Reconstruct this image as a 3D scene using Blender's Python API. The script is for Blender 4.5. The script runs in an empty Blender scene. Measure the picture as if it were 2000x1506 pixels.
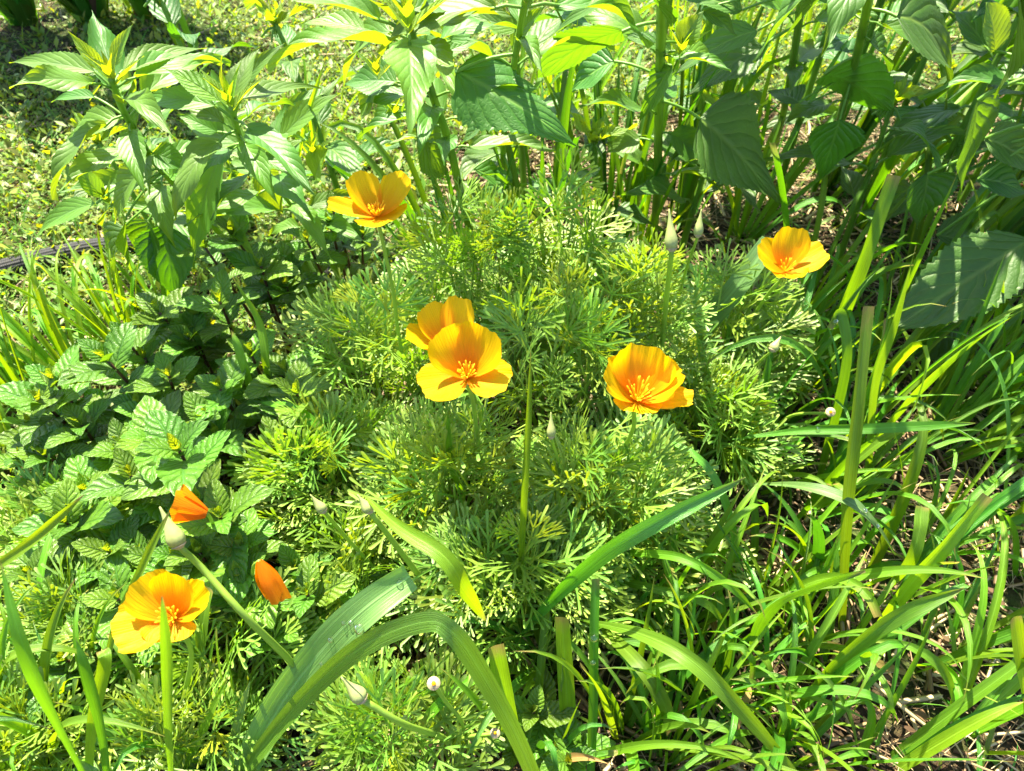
import bpy, math, random
import numpy as np
from mathutils import Vector as V, Matrix, Quaternion

R = math.radians
random.seed(7)
rng = np.random.default_rng(7)
SC = bpy.context.scene
COL = SC.collection

# ------------------------------------------------------------------ camera
H, PITCH, F = 0.72, R(48), 1511.0
cam = bpy.data.cameras.new('camera')
cam.sensor_width = 36.0
cam.lens = 36.0 * F / 2000.0
cam.clip_start = 0.01
cam.clip_end = 500.0
cam.dof.use_dof = True
cam.dof.focus_distance = 0.62
cam.dof.aperture_fstop = 13.0
cam_o = bpy.data.objects.new('camera', cam)
COL.objects.link(cam_o)
cam_o.location = (0, 0, H)
cam_o.rotation_euler = (math.pi / 2 - PITCH, 0, 0)
SC.camera = cam_o

# ------------------------------------------------------------------ light
SUN_EL, SUN_AZ = R(60), R(-24)          # azimuth measured from +Y towards +X
sun_dir = V((math.sin(SUN_AZ) * math.cos(SUN_EL), math.cos(SUN_AZ) * math.cos(SUN_EL), math.sin(SUN_EL)))
world = bpy.data.worlds.new('World')
SC.world = world
world.use_nodes = True
wn = world.node_tree
bg = wn.nodes['Background']
sky = wn.nodes.new('ShaderNodeTexSky')
sky.sky_type = 'NISHITA'
sky.sun_disc = False
sky.sun_elevation = SUN_EL
sky.sun_rotation = SUN_AZ % (2 * math.pi)
wn.links.new(sky.outputs[0], bg.inputs[0])
bg.inputs[1].default_value = 0.08
sl = bpy.data.lights.new('sun', 'SUN')
sl.energy = 5.0
sl.angle = R(0.53)
sl.color = (1.0, 0.93, 0.70)
so = bpy.data.objects.new('sun', sl)
COL.objects.link(so)
so.rotation_euler = sun_dir.to_track_quat('Z', 'Y').to_euler()
SC.view_settings.view_transform = 'Standard'
SC.view_settings.look = 'None'
SC.view_settings.gamma = 1.0
SC.view_settings.exposure = 2.3
SC.cycles.max_bounces = 7
SC.cycles.diffuse_bounces = 4
SC.cycles.glossy_bounces = 3
SC.cycles.transmission_bounces = 5
SC.cycles.transparent_max_bounces = 4
SC.cycles.caustics_reflective = False
SC.cycles.caustics_refractive = False
SC.cycles.sample_clamp_indirect = 4.0

# ------------------------------------------------------------------ pixel -> place
CF = V((0, math.cos(PITCH), -math.sin(PITCH)))
CU = V((0, math.sin(PITCH), math.cos(PITCH)))


def ray(u, v):
    return V((1, 0, 0)) * ((u - 1000) / F) + CU * (-(v - 753) / F) + CF


def W(u, v, z=0.0):
    """the point of height z seen at photo pixel u, v"""
    d = ray(u, v)
    return V((0, 0, H)) + d * ((z - H) / d.z)


def px(n, p):
    """metres that n photo pixels span at point p"""
    return n * (V(p) - V((0, 0, H))).dot(CF) / F


def rnd(a, b):
    return random.uniform(a, b)


# ------------------------------------------------------------------ materials
def new_mat(name):
    m = bpy.data.materials.new(name)
    m.use_nodes = True
    nt = m.node_tree
    nt.nodes.clear()
    return m, nt


class G:
    """tiny node-graph helper"""
    def __init__(s, nt): s.nt = nt
    def n(s, t, **kw):
        nd = s.nt.nodes.new(t)
        for k, v in kw.items(): setattr(nd, k, v)
        return nd
    def put(s, sock, v):
        if hasattr(v, 'is_output') or hasattr(v, 'links') and not isinstance(v, (int, float, tuple, list)):
            s.nt.links.new(v, sock)
        else:
            if isinstance(v, (tuple, list)) and len(v) == 3 and sock.type == 'RGBA': v = (*v, 1)
            sock.default_value = v
    def m(s, op, a, b=None, c=None):
        nd = s.n('ShaderNodeMath', operation=op)
        s.put(nd.inputs[0], a)
        if b is not None: s.put(nd.inputs[1], b)
        if c is not None: s.put(nd.inputs[2], c)
        return nd.outputs[0]
    def step(s, a, lo, hi):
        nd = s.n('ShaderNodeMapRange', interpolation_type='SMOOTHSTEP')
        s.put(nd.inputs[0], a)
        nd.inputs[1].default_value = lo; nd.inputs[2].default_value = hi
        return nd.outputs[0]
    def mix(s, f, a, b, bt='MIX'):
        nd = s.n('ShaderNodeMix', data_type='RGBA', blend_type=bt)
        s.put(nd.inputs[0], f); s.put(nd.inputs[6], a); s.put(nd.inputs[7], b)
        return nd.outputs[2]
    def noise(s, vec, scale, detail=3, rough=0.55):
        nd = s.n('ShaderNodeTexNoise')
        if vec is not None: s.put(nd.inputs['Vector'], vec)
        nd.inputs['Scale'].default_value = scale
        nd.inputs['Detail'].default_value = detail
        nd.inputs['Roughness'].default_value = rough
        return nd.outputs[0]
    def hsv(s, col, h=0.5, sa=1.0, v=1.0):
        nd = s.n('ShaderNodeHueSaturation')
        s.put(nd.inputs['Hue'], h); s.put(nd.inputs['Saturation'], sa); s.put(nd.inputs['Value'], v)
        s.put(nd.inputs['Color'], col)
        return nd.outputs[0]
    def uv(s):
        u = s.n('ShaderNodeUVMap')
        x = s.n('ShaderNodeSeparateXYZ')
        s.nt.links.new(u.outputs[0], x.inputs[0])
        return x.outputs[0], x.outputs[1], u.outputs[0]
    def vec(s, a, b, c=0.0):
        nd = s.n('ShaderNodeCombineXYZ')
        s.put(nd.inputs[0], a); s.put(nd.inputs[1], b); s.put(nd.inputs[2], c)
        return nd.outputs[0]


def finish(g, col, tcol, trans, rough, spec, bump=None, bstr=0.3, bdist=0.002, sheen=0.0):
    nt = g.nt
    p = g.n('ShaderNodeBsdfPrincipled')
    g.put(p.inputs['Base Color'], col)
    g.put(p.inputs['Roughness'], rough)
    g.put(p.inputs['Specular IOR Level'], spec)
    if sheen:
        p.inputs['Sheen Weight'].default_value = sheen
        p.inputs['Sheen Roughness'].default_value = 0.5
    out = g.n('ShaderNodeOutputMaterial')
    if bump is not None:
        b = g.n('ShaderNodeBump')
        b.inputs['Strength'].default_value = bstr
        b.inputs['Distance'].default_value = bdist
        g.put(b.inputs['Height'], bump)
        nt.links.new(b.outputs[0], p.inputs['Normal'])
    if trans:
        t = g.n('ShaderNodeBsdfTranslucent')
        g.put(t.inputs['Color'], tcol)
        if bump is not None: nt.links.new(b.outputs[0], t.inputs['Normal'])
        mx = g.n('ShaderNodeMixShader')
        g.put(mx.inputs[0], trans)
        nt.links.new(p.outputs[0], mx.inputs[1])
        nt.links.new(t.outputs[0], mx.inputs[2])
        nt.links.new(mx.outputs[0], out.inputs[0])
    else:
        nt.links.new(p.outputs[0], out.inputs[0])


def leaf_mat(name, top, under, tcol, vein, nv=8, kv=2.2, rough=0.42, spec=0.6, trans=0.4, bstr=0.5, bdist=0.0025, hue=0.02, val=0.25, island=False, spots=0.0):
    m, nt = new_mat(name)
    g = G(nt)
    s, v, uvv = g.uv()
    t = g.m('ABSOLUTE', g.m('MULTIPLY_ADD', v, 2.0, -1.0))
    wob = g.m('MULTIPLY', g.noise(uvv, 5.0, 2), 0.5)
    lat = g.m('ADD', g.m('SUBTRACT', g.m('MULTIPLY', s, float(nv)), g.m('MULTIPLY', t, kv)), wob)
    d = g.m('MULTIPLY', g.m('ABSOLUTE', g.m('SUBTRACT', g.m('FRACT', lat), 0.5)), 2.0)   # 1 on a vein
    lv = g.step(d, 0.91, 1.0)
    mid = g.step(t, 0.09, 0.02)
    vm = g.m('MAXIMUM', g.m('MULTIPLY', lv, 0.7), mid)
    cell = g.n('ShaderNodeTexVoronoi', feature='DISTANCE_TO_EDGE')
    g.put(cell.inputs['Vector'], g.vec(g.m('MULTIPLY', s, 26.0), g.m('MULTIPLY', v, 16.0)))
    cell.inputs['Scale'].default_value = 1.0
    fine = g.step(cell.outputs[0], 0.0, 0.22)
    if island:
        rn = g.n('ShaderNodeNewGeometry').outputs['Random Per Island']
    else:
        rn = g.n('ShaderNodeObjectInfo').outputs['Random']
    r2 = g.m('FRACT', g.m('MULTIPLY', rn, 7.31))
    nz = g.noise(uvv, 3.0, 3)
    h = g.m('MULTIPLY_ADD', g.m('SUBTRACT', rn, 0.5), hue * 2, 0.5)
    vl = g.m('ADD', g.m('MULTIPLY_ADD', r2, val * 2, 1.0 - val), g.m('MULTIPLY', g.m('SUBTRACT', nz, 0.5), 0.8))
    back = g.n('ShaderNodeNewGeometry').outputs['Backfacing']
    c = g.mix(back, top, under)
    c = g.mix(g.m('MULTIPLY', vm, 0.45), c, vein)
    if spots:
        sp = g.step(g.noise(uvv, 9.0, 4, 0.7), 0.66, 0.74)
        c = g.mix(g.m('MULTIPLY', sp, spots), c, (0.16, 0.10, 0.03))
    c = g.hsv(c, h, 1.0, vl)
    tc = g.mix(g.m('MULTIPLY', vm, 0.5), tcol, tuple(x * 0.55 for x in tcol))
    tc = g.hsv(tc, h, 1.0, vl)
    hgt = g.m('ADD', g.m('MULTIPLY', g.m('SUBTRACT', 1.0, g.m('POWER', d, 3.0)), 1.0), g.m('MULTIPLY', fine, 0.10))
    hgt = g.m('MULTIPLY', hgt, g.step(t, 0.0, 0.12))
    finish(g, c, tc, trans, g.m('MULTIPLY_ADD', nz, 0.25, rough - 0.12), spec, hgt, bstr, bdist)
    return m


def blade_mat(name, top, tcol, rough=0.42, spec=0.5, trans=0.42, hue=0.025, val=0.25, island=False, tip=None, bstr=0.5):
    m, nt = new_mat(name)
    g = G(nt)
    s, v, uvv = g.uv()
    t = g.m('ABSOLUTE', g.m('MULTIPLY_ADD', v, 2.0, -1.0))
    if island:
        rn = g.n('ShaderNodeNewGeometry').outputs['Random Per Island']
    else:
        rn = g.n('ShaderNodeObjectInfo').outputs['Random']
    r2 = g.m('FRACT', g.m('MULTIPLY', rn, 9.17))
    st = g.noise(g.vec(g.m('MULTIPLY', s, 1.5), g.m('MULTIPLY', v, 26.0), g.m('MULTIPLY', rn, 40.0)), 1.0, 3)
    bl = g.noise(g.vec(g.m('MULTIPLY', s, 7.0), v, g.m('MULTIPLY', rn, 30.0)), 1.0, 3)
    h = g.m('MULTIPLY_ADD', g.m('SUBTRACT', rn, 0.5), hue * 2, 0.5)
    vl = g.m('ADD', g.m('MULTIPLY_ADD', r2, val * 2, 1.0 - val), g.m('MULTIPLY', g.m('SUBTRACT', st, 0.5), 0.9))
    vl = g.m('ADD', vl, g.m('MULTIPLY', g.m('SUBTRACT', bl, 0.5), 0.5))
    mid = g.step(t, 0.10, 0.03)
    c = g.mix(g.m('MULTIPLY', mid, 0.5), top, tuple(min(1, x * 2.0 + 0.03) for x in top))
    tc = g.mix(g.m('MULTIPLY', mid, 0.35), tcol, tuple(x * 0.5 for x in tcol))
    if tip:
        ts = g.step(g.m('ADD', s, g.m('MULTIPLY', bl, 0.25)), 1.02, 1.16)
        c = g.mix(ts, c, tip)
        tc = g.mix(ts, tc, tip)
    c = g.hsv(c, h, 1.0, vl)
    tc = g.hsv(tc, h, 1.0, vl)
    finish(g, c, tc, trans, rough, spec, st, bstr, 0.0012)
    return m


def stem_mat(name, col, tcol=None, trans=0.0, rough=0.45, spec=0.5, var=0.3):
    m, nt = new_mat(name)
    g = G(nt)
    s, v, uvv = g.uv()
    st = g.noise(g.vec(g.m('MULTIPLY', s, 6.0), g.m('MULTIPLY', v, 12.0)), 1.0, 3)
    c = g.hsv(col, 0.5, 1.0, g.m('MULTIPLY_ADD', st, var * 2, 1 - var))
    finish(g, c, tcol or col, trans, rough, spec, st, 0.25, 0.001)
    return m


M = {}
M['sage'] = leaf_mat('hairy_leaf', (0.072, 0.190, 0.014), (0.13, 0.25, 0.03), (0.34, 0.50, 0.006), (0.10, 0.22, 0.05), nv=8, kv=2.6, rough=0.50, spec=0.62, trans=0.38, bstr=0.25, bdist=0.002, spots=0.4)
M['sage_big'] = leaf_mat('broad_hairy_leaf', (0.040, 0.130, 0.011), (0.11, 0.23, 0.03), (0.20, 0.42, 0.004), (0.22, 0.36, 0.06), nv=7, kv=2.6, rough=0.52, spec=0.70, trans=0.34, bstr=0.45, bdist=0.003, spots=0.5)
M['sage_tip'] = leaf_mat('young_hairy_leaf', (0.15, 0.29, 0.025), (0.22, 0.36, 0.04), (0.50, 0.62, 0.006), (0.28, 0.40, 0.06), nv=8, kv=2.4, rough=0.50, spec=0.7, trans=0.48, bstr=0.6)
M['mint'] = leaf_mat('mint_leaf', (0.092, 0.205, 0.012), (0.15, 0.26, 0.03), (0.26, 0.46, 0.008), (0.040, 0.14, 0.022), nv=7, kv=2.0, rough=0.44, spec=0.65, trans=0.32, bstr=0.55, bdist=0.003)
M['mint_tip'] = leaf_mat('young_mint_leaf', (0.17, 0.31, 0.025), (0.2, 0.33, 0.04), (0.48, 0.58, 0.006), (0.10, 0.22, 0.03), nv=6, kv=2.0, rough=0.46, spec=0.7, trans=0.42, bstr=0.7)
M['frond'] = blade_mat('poppy_foliage', (0.180, 0.308, 0.038), (0.38, 0.56, 0.006), rough=0.45, spec=0.75, trans=0.36, hue=0.03, val=0.25, tip=(0.32, 0.44, 0.10), bstr=0.2)
M['frond_tip'] = blade_mat('young_poppy_foliage', (0.26, 0.37, 0.020), (0.58, 0.66, 0.004), rough=0.48, spec=0.5, trans=0.42, hue=0.02, val=0.2, bstr=0.2)
M['blade'] = blade_mat('grass_leaf', (0.090, 0.225, 0.012), (0.26, 0.48, 0.003), rough=0.45, spec=0.5, trans=0.42, tip=(0.34, 0.26, 0.07))
M['blade_pale'] = blade_mat('pale_grass_leaf', (0.15, 0.27, 0.075), (0.26, 0.46, 0.02), rough=0.42, spec=0.6, trans=0.33)
M['blade_yellow'] = blade_mat('yellow_grass_leaf', (0.12, 0.27, 0.010), (0.38, 0.60, 0.003), rough=0.45, spec=0.5, trans=0.46, tip=(0.36, 0.26, 0.07))
M['blade_light'] = blade_mat('light_grass_leaf', (0.095, 0.255, 0.022), (0.22, 0.50, 0.006), rough=0.36, spec=0.8, trans=0.28, tip=(0.34, 0.26, 0.08), bstr=0.8)
M['blade_dry'] = blade_mat('dry_grass_leaf', (0.34, 0.24, 0.07), (0.38, 0.25, 0.05), rough=0.55, spec=0.3, trans=0.3)
M['strap'] = blade_mat('strap_leaf', (0.040, 0.135, 0.012), (0.16, 0.33, 0.002), rough=0.42, spec=0.45, trans=0.36)
M['ground_leaf'] = leaf_mat('ground_cover_leaf', (0.135, 0.215, 0.022), (0.17, 0.25, 0.04), (0.46, 0.55, 0.008), (0.16, 0.24, 0.05), rough=0.5, spec=0.55, trans=0.38, bstr=0.0, hue=0.045, val=0.4, island=True)
M['ground_blade'] = blade_mat('lawn_blade', (0.09, 0.21, 0.016), (0.32, 0.52, 0.004), island=True, hue=0.05, val=0.35)
M['stem'] = stem_mat('green_stem', (0.13, 0.28, 0.03), (0.42, 0.62, 0.01), 0.22)
M['stem_poppy'] = stem_mat('poppy_stem', (0.25, 0.40, 0.05), (0.42, 0.6, 0.03), 0.3)
M['stem_purple'] = stem_mat('purple_stem', (0.085, 0.035, 0.022), rough=0.4)
M['bark'] = stem_mat('brown_stalk', (0.10, 0.055, 0.03), rough=0.8, spec=0.2)
M['bud'] = stem_mat('poppy_bud', (0.36, 0.41, 0.15), (0.5, 0.5, 0.1), 0.25, rough=0.5)
M['rim'] = stem_mat('poppy_rim', (0.50, 0.40, 0.24), (0.5, 0.4, 0.2), 0.25)
M['stamen'] = stem_mat('stamen', (0.96, 0.66, 0.03), (0.96, 0.68, 0.03), 0.55, var=0.15)


def petal_mat(name, inner, outer, t_in, t_out):
    m, nt = new_mat(name)
    g = G(nt)
    s, v, uvv = g.uv()
    st = g.noise(g.vec(g.m('MULTIPLY', s, 1.2), g.m('MULTIPLY', v, 34.0)), 1.0, 3)
    big = g.noise(g.vec(s, g.m('MULTIPLY', v, 4.0)), 1.5, 2)
    f = g.step(g.m('ADD', s, g.m('MULTIPLY_ADD', big, 0.3, -0.15)), 0.15, 0.85)
    val = g.m('ADD', g.m('MULTIPLY_ADD', st, 0.24, 0.80), g.m('MULTIPLY', big, 0.18))
    c = g.hsv(g.mix(f, inner, outer), 0.5, 1.0, val)
    tc = g.hsv(g.mix(f, t_in, t_out), 0.5, 1.0, val)
    finish(g, c, tc, 0.58, 0.5, 0.3, st, 0.6, 0.0014)
    return m


M['petal'] = petal_mat('poppy_petal', (0.84, 0.32, 0.001), (0.88, 0.55, 0.002), (0.90, 0.33, 0.0005), (0.92, 0.52, 0.0005))
M['petal_old'] = petal_mat('wilting_poppy_petal', (0.80, 0.24, 0.002), (0.84, 0.33, 0.003), (0.84, 0.22, 0.001), (0.86, 0.28, 0.001))


def straw_mat():
    m, nt = new_mat('straw')
    g = G(nt)
    rn = g.n('ShaderNodeNewGeometry').outputs['Random Per Island']
    s, v, uvv = g.uv()
    st = g.noise(g.vec(g.m('MULTIPLY', s, 3.0), g.m('MULTIPLY', v, 14.0), g.m('MULTIPLY', rn, 50.0)), 1.0, 3)
    r2 = g.m('FRACT', g.m('MULTIPLY', rn, 5.7))
    ramp = g.n('ShaderNodeValToRGB')
    cr = ramp.color_ramp
    cr.elements[0].position = 0; cr.elements[0].color = (0.10, 0.065, 0.035, 1)
    cr.elements[1].position = 1; cr.elements[1].color = (0.62, 0.48, 0.25, 1)
    for p_, c_ in ((0.25, (0.18, 0.11, 0.06, 1)), (0.55, (0.32, 0.22, 0.11, 1)), (0.8, (0.50, 0.40, 0.24, 1))):
        e = cr.elements.new(p_); e.color = c_
    g.put(ramp.inputs[0], rn)
    c = g.hsv(ramp.outputs[0], 0.5, 1.0, g.m('ADD', g.m('MULTIPLY', st, 0.9), g.m('MULTIPLY_ADD', r2, 0.3, 0.4)))
    finish(g, c, (0.4, 0.3, 0.15), 0.12, 0.55, 0.4, st, 0.4, 0.001)
    return m


M['straw'] = straw_mat()
M['litter'] = leaf_mat('dead_leaf', (0.13, 0.075, 0.04), (0.17, 0.11, 0.06), (0.15, 0.08, 0.03), (0.08, 0.05, 0.03), rough=0.7, spec=0.3, trans=0.15, bstr=0.0, hue=0.02, val=0.45, island=True)


def ground_mat():
    m, nt = new_mat('soil')
    g = G(nt)
    pos = g.n('ShaderNodeNewGeometry').outputs['Position']
    n1 = g.noise(pos, 9.0, 5, 0.6)
    n2 = g.noise(pos, 60.0, 6, 0.7)
    n3 = g.noise(pos, 2.2, 3)
    soil = g.mix(g.step(n2, 0.35, 0.7), (0.022, 0.014, 0.008), (0.10, 0.065, 0.035))
    green = g.mix(g.step(n2, 0.35, 0.7), (0.022, 0.035, 0.008), (0.10, 0.14, 0.03))
    c = g.mix(g.step(g.m('ADD', n1, g.m('MULTIPLY', g.m('SUBTRACT', n3, 0.5), 0.8)), 0.42, 0.6), soil, green)
    b = g.m('ADD', n2, n1)
    finish(g, c, (0, 0, 0), 0, 0.9, 0.2, b, 0.9, 0.02)
    return m


M['soil'] = ground_mat()


def hose_mat():
    m, nt = new_mat('woven_hose')
    g = G(nt)
    s, v, uvv = g.uv()
    a = g.m('MULTIPLY', s, 2 * math.pi * 110.0)
    b = g.m('MULTIPLY', v, 2 * math.pi * 9.0)
    k = g.m('MULTIPLY', g.m('SINE', g.m('ADD', a, b)), g.m('SINE', g.m('SUBTRACT', a, b)))
    k2 = g.m('MULTIPLY_ADD', k, 0.5, 0.5)
    c = g.mix(k2, (0.012, 0.012, 0.014), (0.055, 0.053, 0.058))
    dirt = g.step(g.noise(g.vec(g.m('MULTIPLY', s, 60.0), g.m('MULTIPLY', v, 3.0)), 1.0, 4), 0.45, 0.75)
    c = g.mix(g.m('MULTIPLY', dirt, 0.12), c, (0.14, 0.11, 0.08))
    finish(g, c, (0, 0, 0), 0, 0.65, 0.35, k2, 0.8, 0.002)
    return m


M['hose'] = hose_mat()


def water_mat():
    m, nt = new_mat('water_drop')
    g = G(nt)
    tr = g.n('ShaderNodeBsdfTransparent')
    gl = g.n('ShaderNodeBsdfGlossy')
    gl.inputs['Roughness'].default_value = 0.04
    fr = g.n('ShaderNodeFresnel')
    fr.inputs['IOR'].default_value = 1.33
    mx = g.n('ShaderNodeMixShader')
    nt.links.new(g.m('MULTIPLY_ADD', fr.outputs[0], 1.3, 0.06), mx.inputs[0])
    nt.links.new(tr.outputs[0], mx.inputs[1])
    nt.links.new(gl.outputs[0], mx.inputs[2])
    out = g.n('ShaderNodeOutputMaterial')
    nt.links.new(mx.outputs[0], out.inputs[0])
    return m


M['water'] = water_mat()


# ------------------------------------------------------------------ mesh helpers
class MB:
    def __init__(s): s.v = []; s.f = []; s.u = []; s.mi = []; s.cur = 0
    def add(s, verts, faces, uvs):
        o = len(s.v)
        s.v += [tuple(p) for p in verts]
        s.u += list(uvs)
        for f in faces:
            s.f.append(tuple(i + o for i in f)); s.mi.append(s.cur)
    def grid(s, rows, uvrows, closed=False):
        nr, nc = len(rows), len(rows[0])
        vs = [p for r in rows for p in r]
        us = [q for r in uvrows for q in r]
        fs = []
        for i in range(nr - 1):
            for j in range(nc - (0 if closed else 1)):
                j2 = (j + 1) % nc
                fs.append((i * nc + j, i * nc + j2, (i + 1) * nc + j2, (i + 1) * nc + j))
        s.add(vs, fs, us)
    def mesh(s, name, mats, off=V((0, 0, 0))):
        me = bpy.data.meshes.new(name)
        o = V(off)
        me.from_pydata([(p[0] - o.x, p[1] - o.y, p[2] - o.z) for p in s.v], [], s.f)
        ul = me.uv_layers.new(name='UVMap')
        li = np.empty(len(me.loops), dtype=np.int32)
        me.loops.foreach_get('vertex_index', li)
        ul.data.foreach_set('uv', np.asarray(s.u, dtype=np.float32)[li].ravel())
        for m_ in (mats if isinstance(mats, (list, tuple)) else [mats]): me.materials.append(m_)
        me.polygons.foreach_set('material_index', s.mi)
        me.polygons.foreach_set('use_smooth', [True] * len(s.f))
        me.update()
        return me


def link(name, data, parent=None, loc=(0, 0, 0)):
    o = bpy.data.objects.new(name, data)
    COL.objects.link(o)
    o.location = loc
    if parent: o.parent = parent
    return o


def tag(o, label=None, cat=None, group=None, kind=None):
    if label: o['label'] = label
    if cat: o['category'] = cat
    if group: o['group'] = group
    if kind: o['kind'] = kind
    return o


def thing(name, label, cat, loc, group=None):
    return tag(link(name, None, None, loc), label, cat, group)


def bez(B, C, T, s):
    return B * ((1 - s) ** 2) + C * (2 * s * (1 - s)) + T * (s * s)


def catmull(pts, n):
    """n samples of a smooth curve through pts"""
    pts = [V(p) for p in pts]
    if len(pts) == 2:
        return [pts[0].lerp(pts[1], i / (n - 1)) for i in range(n)]
    P = [pts[0] * 2 - pts[1]] + pts + [pts[-1] * 2 - pts[-2]]
    out = []
    m = len(pts) - 1
    for i in range(n):
        x = i / (n - 1) * m
        k = min(int(x), m - 1)
        t = x - k
        a, b, c, d = P[k:k + 4]
        out.append(0.5 * ((2 * b) + (c - a) * t + (2 * a - 5 * b + 4 * c - d) * t * t + (3 * b - a - 3 * c + d) * t ** 3))
    return out


def tube(mb, pts, radii, sides=7, cap=True):
    pts = [V(p) for p in pts]
    n = len(pts)
    if not hasattr(radii, '__len__'): radii = [radii] * n
    T = [(pts[min(i + 1, n - 1)] - pts[max(i - 1, 0)]).normalized() for i in range(n)]
    ref = V((0, 0, 1)) if abs(T[0].z) < 0.9 else V((1, 0, 0))
    S = T[0].cross(ref).normalized()
    rows, uvs = [], []
    for i in range(n):
        S = (S - T[i] * S.dot(T[i])).normalized()
        N = S.cross(T[i])
        r = radii[i]
        rows.append([pts[i] + (S * math.cos(a) + N * math.sin(a)) * r for a in [2 * math.pi * j / sides for j in range(sides)]])
        uvs.append([(i / (n - 1), j / sides) for j in range(sides)])
    if cap:
        rows.append([pts[-1] + T[-1] * radii[-1] * 0.3] * sides)
        uvs.append(uvs[-1])
    mb.grid(rows, uvs, closed=True)


PROF = {
    'lance': ([0, .04, .12, .25, .4, .6, .8, .92, 1], [.02, .30, .72, .98, .98, .68, .30, .10, 0]),
    'heart': ([0, .03, .10, .22, .36, .55, .75, .9, 1], [.05, .50, .88, 1.0, .96, .70, .36, .12, 0]),
    'ovate': ([0, .04, .12, .3, .5, .7, .87, .96, 1], [.03, .30, .65, .97, 1, .80, .45, .18, 0]),
    'blade': ([0, .1, .3, .5, .7, .85, .95, 1], [.72, .85, .97, 1, .86, .55, .22, 0]),
    'cut': ([0, .1, .3, .5, .7, .93, 1], [.75, .88, 1, 1, .95, .86, .80]),
    'taper2': ([0, .12, .35, .6, .8, .93, 1], [.10, .45, .92, 1, .80, .42, .05]),
    'thin': ([0, .1, .4, .8, 1], [.8, 1, .9, .5, 0]),
}


def leaf_rows(P, up, width, prof='lance', nt=7, fold=0.25, teeth=0, tooth=0.05, corr=0.0, nv=8, kv=2.6, twist=0.0, wave=0.0, curl=0.0, transport=False):
    """a leaf along the points P; up = which way its upper face looks"""
    n = len(P)
    xs, ws = PROF[prof]
    rows, uvs = [], []
    Sp = None
    ph = rnd(0, 6.28)
    for i in range(n):
        s = i / (n - 1)
        T = (P[min(i + 1, n - 1)] - P[max(i - 1, 0)]).normalized()
        S = T.cross(V(up))
        if S.length < 0.15 and Sp is not None: S = Sp
        if transport and Sp is not None: S = Sp - T * Sp.dot(T)
        S = S.normalized()
        if Sp is not None and S.dot(Sp) < 0: S = -S
        Sp = S
        if twist: S = Quaternion(T, twist * s) @ S
        N = S.cross(T).normalized()
        w = float(np.interp(s, xs, ws)) * width * 0.5
        r, q = [], []
        for j in range(nt):
            t = -1 + 2 * j / (nt - 1)
            a = abs(t)
            ww = w
            if teeth and a > 0.99 and 0.06 < s < 0.97:
                ww *= 1 + tooth * (1 if i % 2 else -1)
            off = S * (ww * t * math.cos(fold * a)) + N * (ww * a * math.sin(fold) * (0.5 + 0.5 * a))
            if corr:
                off += N * (corr * abs(math.sin(math.pi * (s * nv - a * kv))) * min(1, a * 4) * (1 - a * 0.4) * math.sin(math.pi * min(1, s * 1.05)))
            if wave: off += N * (wave * math.sin(s * 9 + ph + (1.6 if t > 0 else 0)) * a * a)
            if curl: off -= N * (curl * a * a * w)
            r.append(P[i] + off)
            q.append((s, (t + 1) / 2))
        rows.append(r)
        uvs.append(q)
    return rows, uvs


def add_leaf(mb, B, T_, up, width, arch=0.15, n=20, petiole=None, pr=0.0012, **kw):
    B, T_ = V(B), V(T_)
    up = V(up).normalized()
    L = (T_ - B).length
    C = B.lerp(T_, 0.45) + up * (L * arch)
    P = [bez(B, C, T_, i / (n - 1)) for i in range(n)]
    if kw.pop('uptip', 0):
        for i in range(n):
            s = i / (n - 1)
            P[i] += up * (L * 0.08 * max(0, s - 0.7) / 0.3)
    rows, uvs = leaf_rows(P, up, width, **kw)
    mb.grid(rows, uvs)
    if petiole is not None:
        p0 = V(petiole)
        m_ = p0.lerp(B, 0.5) + V((0, 0, 1)) * (p0 - B).length * 0.12
        cur = mb.cur
        mb.cur = 1
        tube(mb, [bez(p0, m_, B, k / 5) for k in range(6)], pr, 5, cap=False)
        mb.cur = cur


# ------------------------------------------------------------------ setting: ground, lawn, straw
def structure_ground():
    mb = MB()
    xs = [-40, -12, -5] + [x * 0.1 for x in range(-30, 31)] + [5, 12, 40]
    ys = [-12, -4] + [y * 0.1 for y in range(-10, 41)] + [6, 12, 40]
    rows = []
    for y in ys:
        rows.append([V((x, y, 0.012 * math.sin(x * 3.1 + 1) * math.sin(y * 2.7) if abs(x) < 3.1 and -1.1 < y < 4.1 else 0.0)) for x in xs])
    mb.grid(rows, [[(p.x, p.y) for p in r] for r in rows])
    o = link('ground', mb.mesh('ground', M['soil']))
    tag(o, 'brown garden soil under the plants and lawn', 'ground', kind='structure')


structure_ground()


def scatter_leaves(c, d, nrm, L, Wd):
    """numpy: diamond leaves, c base (n,3), d direction, nrm normal, L length, Wd width -> verts, faces, uv"""
    n = len(c)
    s = np.cross(d, nrm)
    s /= np.linalg.norm(s, axis=1, keepdims=True) + 1e-9
    Lc, Wc = L[:, None], Wd[:, None]
    up = np.cross(s, d)
    v = np.stack([c, c + d * Lc * 0.5 + s * Wc * 0.5 + up * Wc * 0.12, c + d * Lc, c + d * Lc * 0.5 - s * Wc * 0.5 + up * Wc * 0.12,
                  c + d * Lc * 0.5], axis=1).reshape(-1, 3)
    b = (np.arange(n) * 5)[:, None]
    f = np.concatenate([b + [0, 1, 4], b + [1, 2, 4], b + [2, 3, 4], b + [3, 0, 4]], axis=1).reshape(-1, 3)
    uv = np.tile(np.array([[0, .5], [.5, 1], [1, .5], [.5, 0], [.5, .5]], dtype=np.float32), (n, 1))
    return v, f, uv


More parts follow.
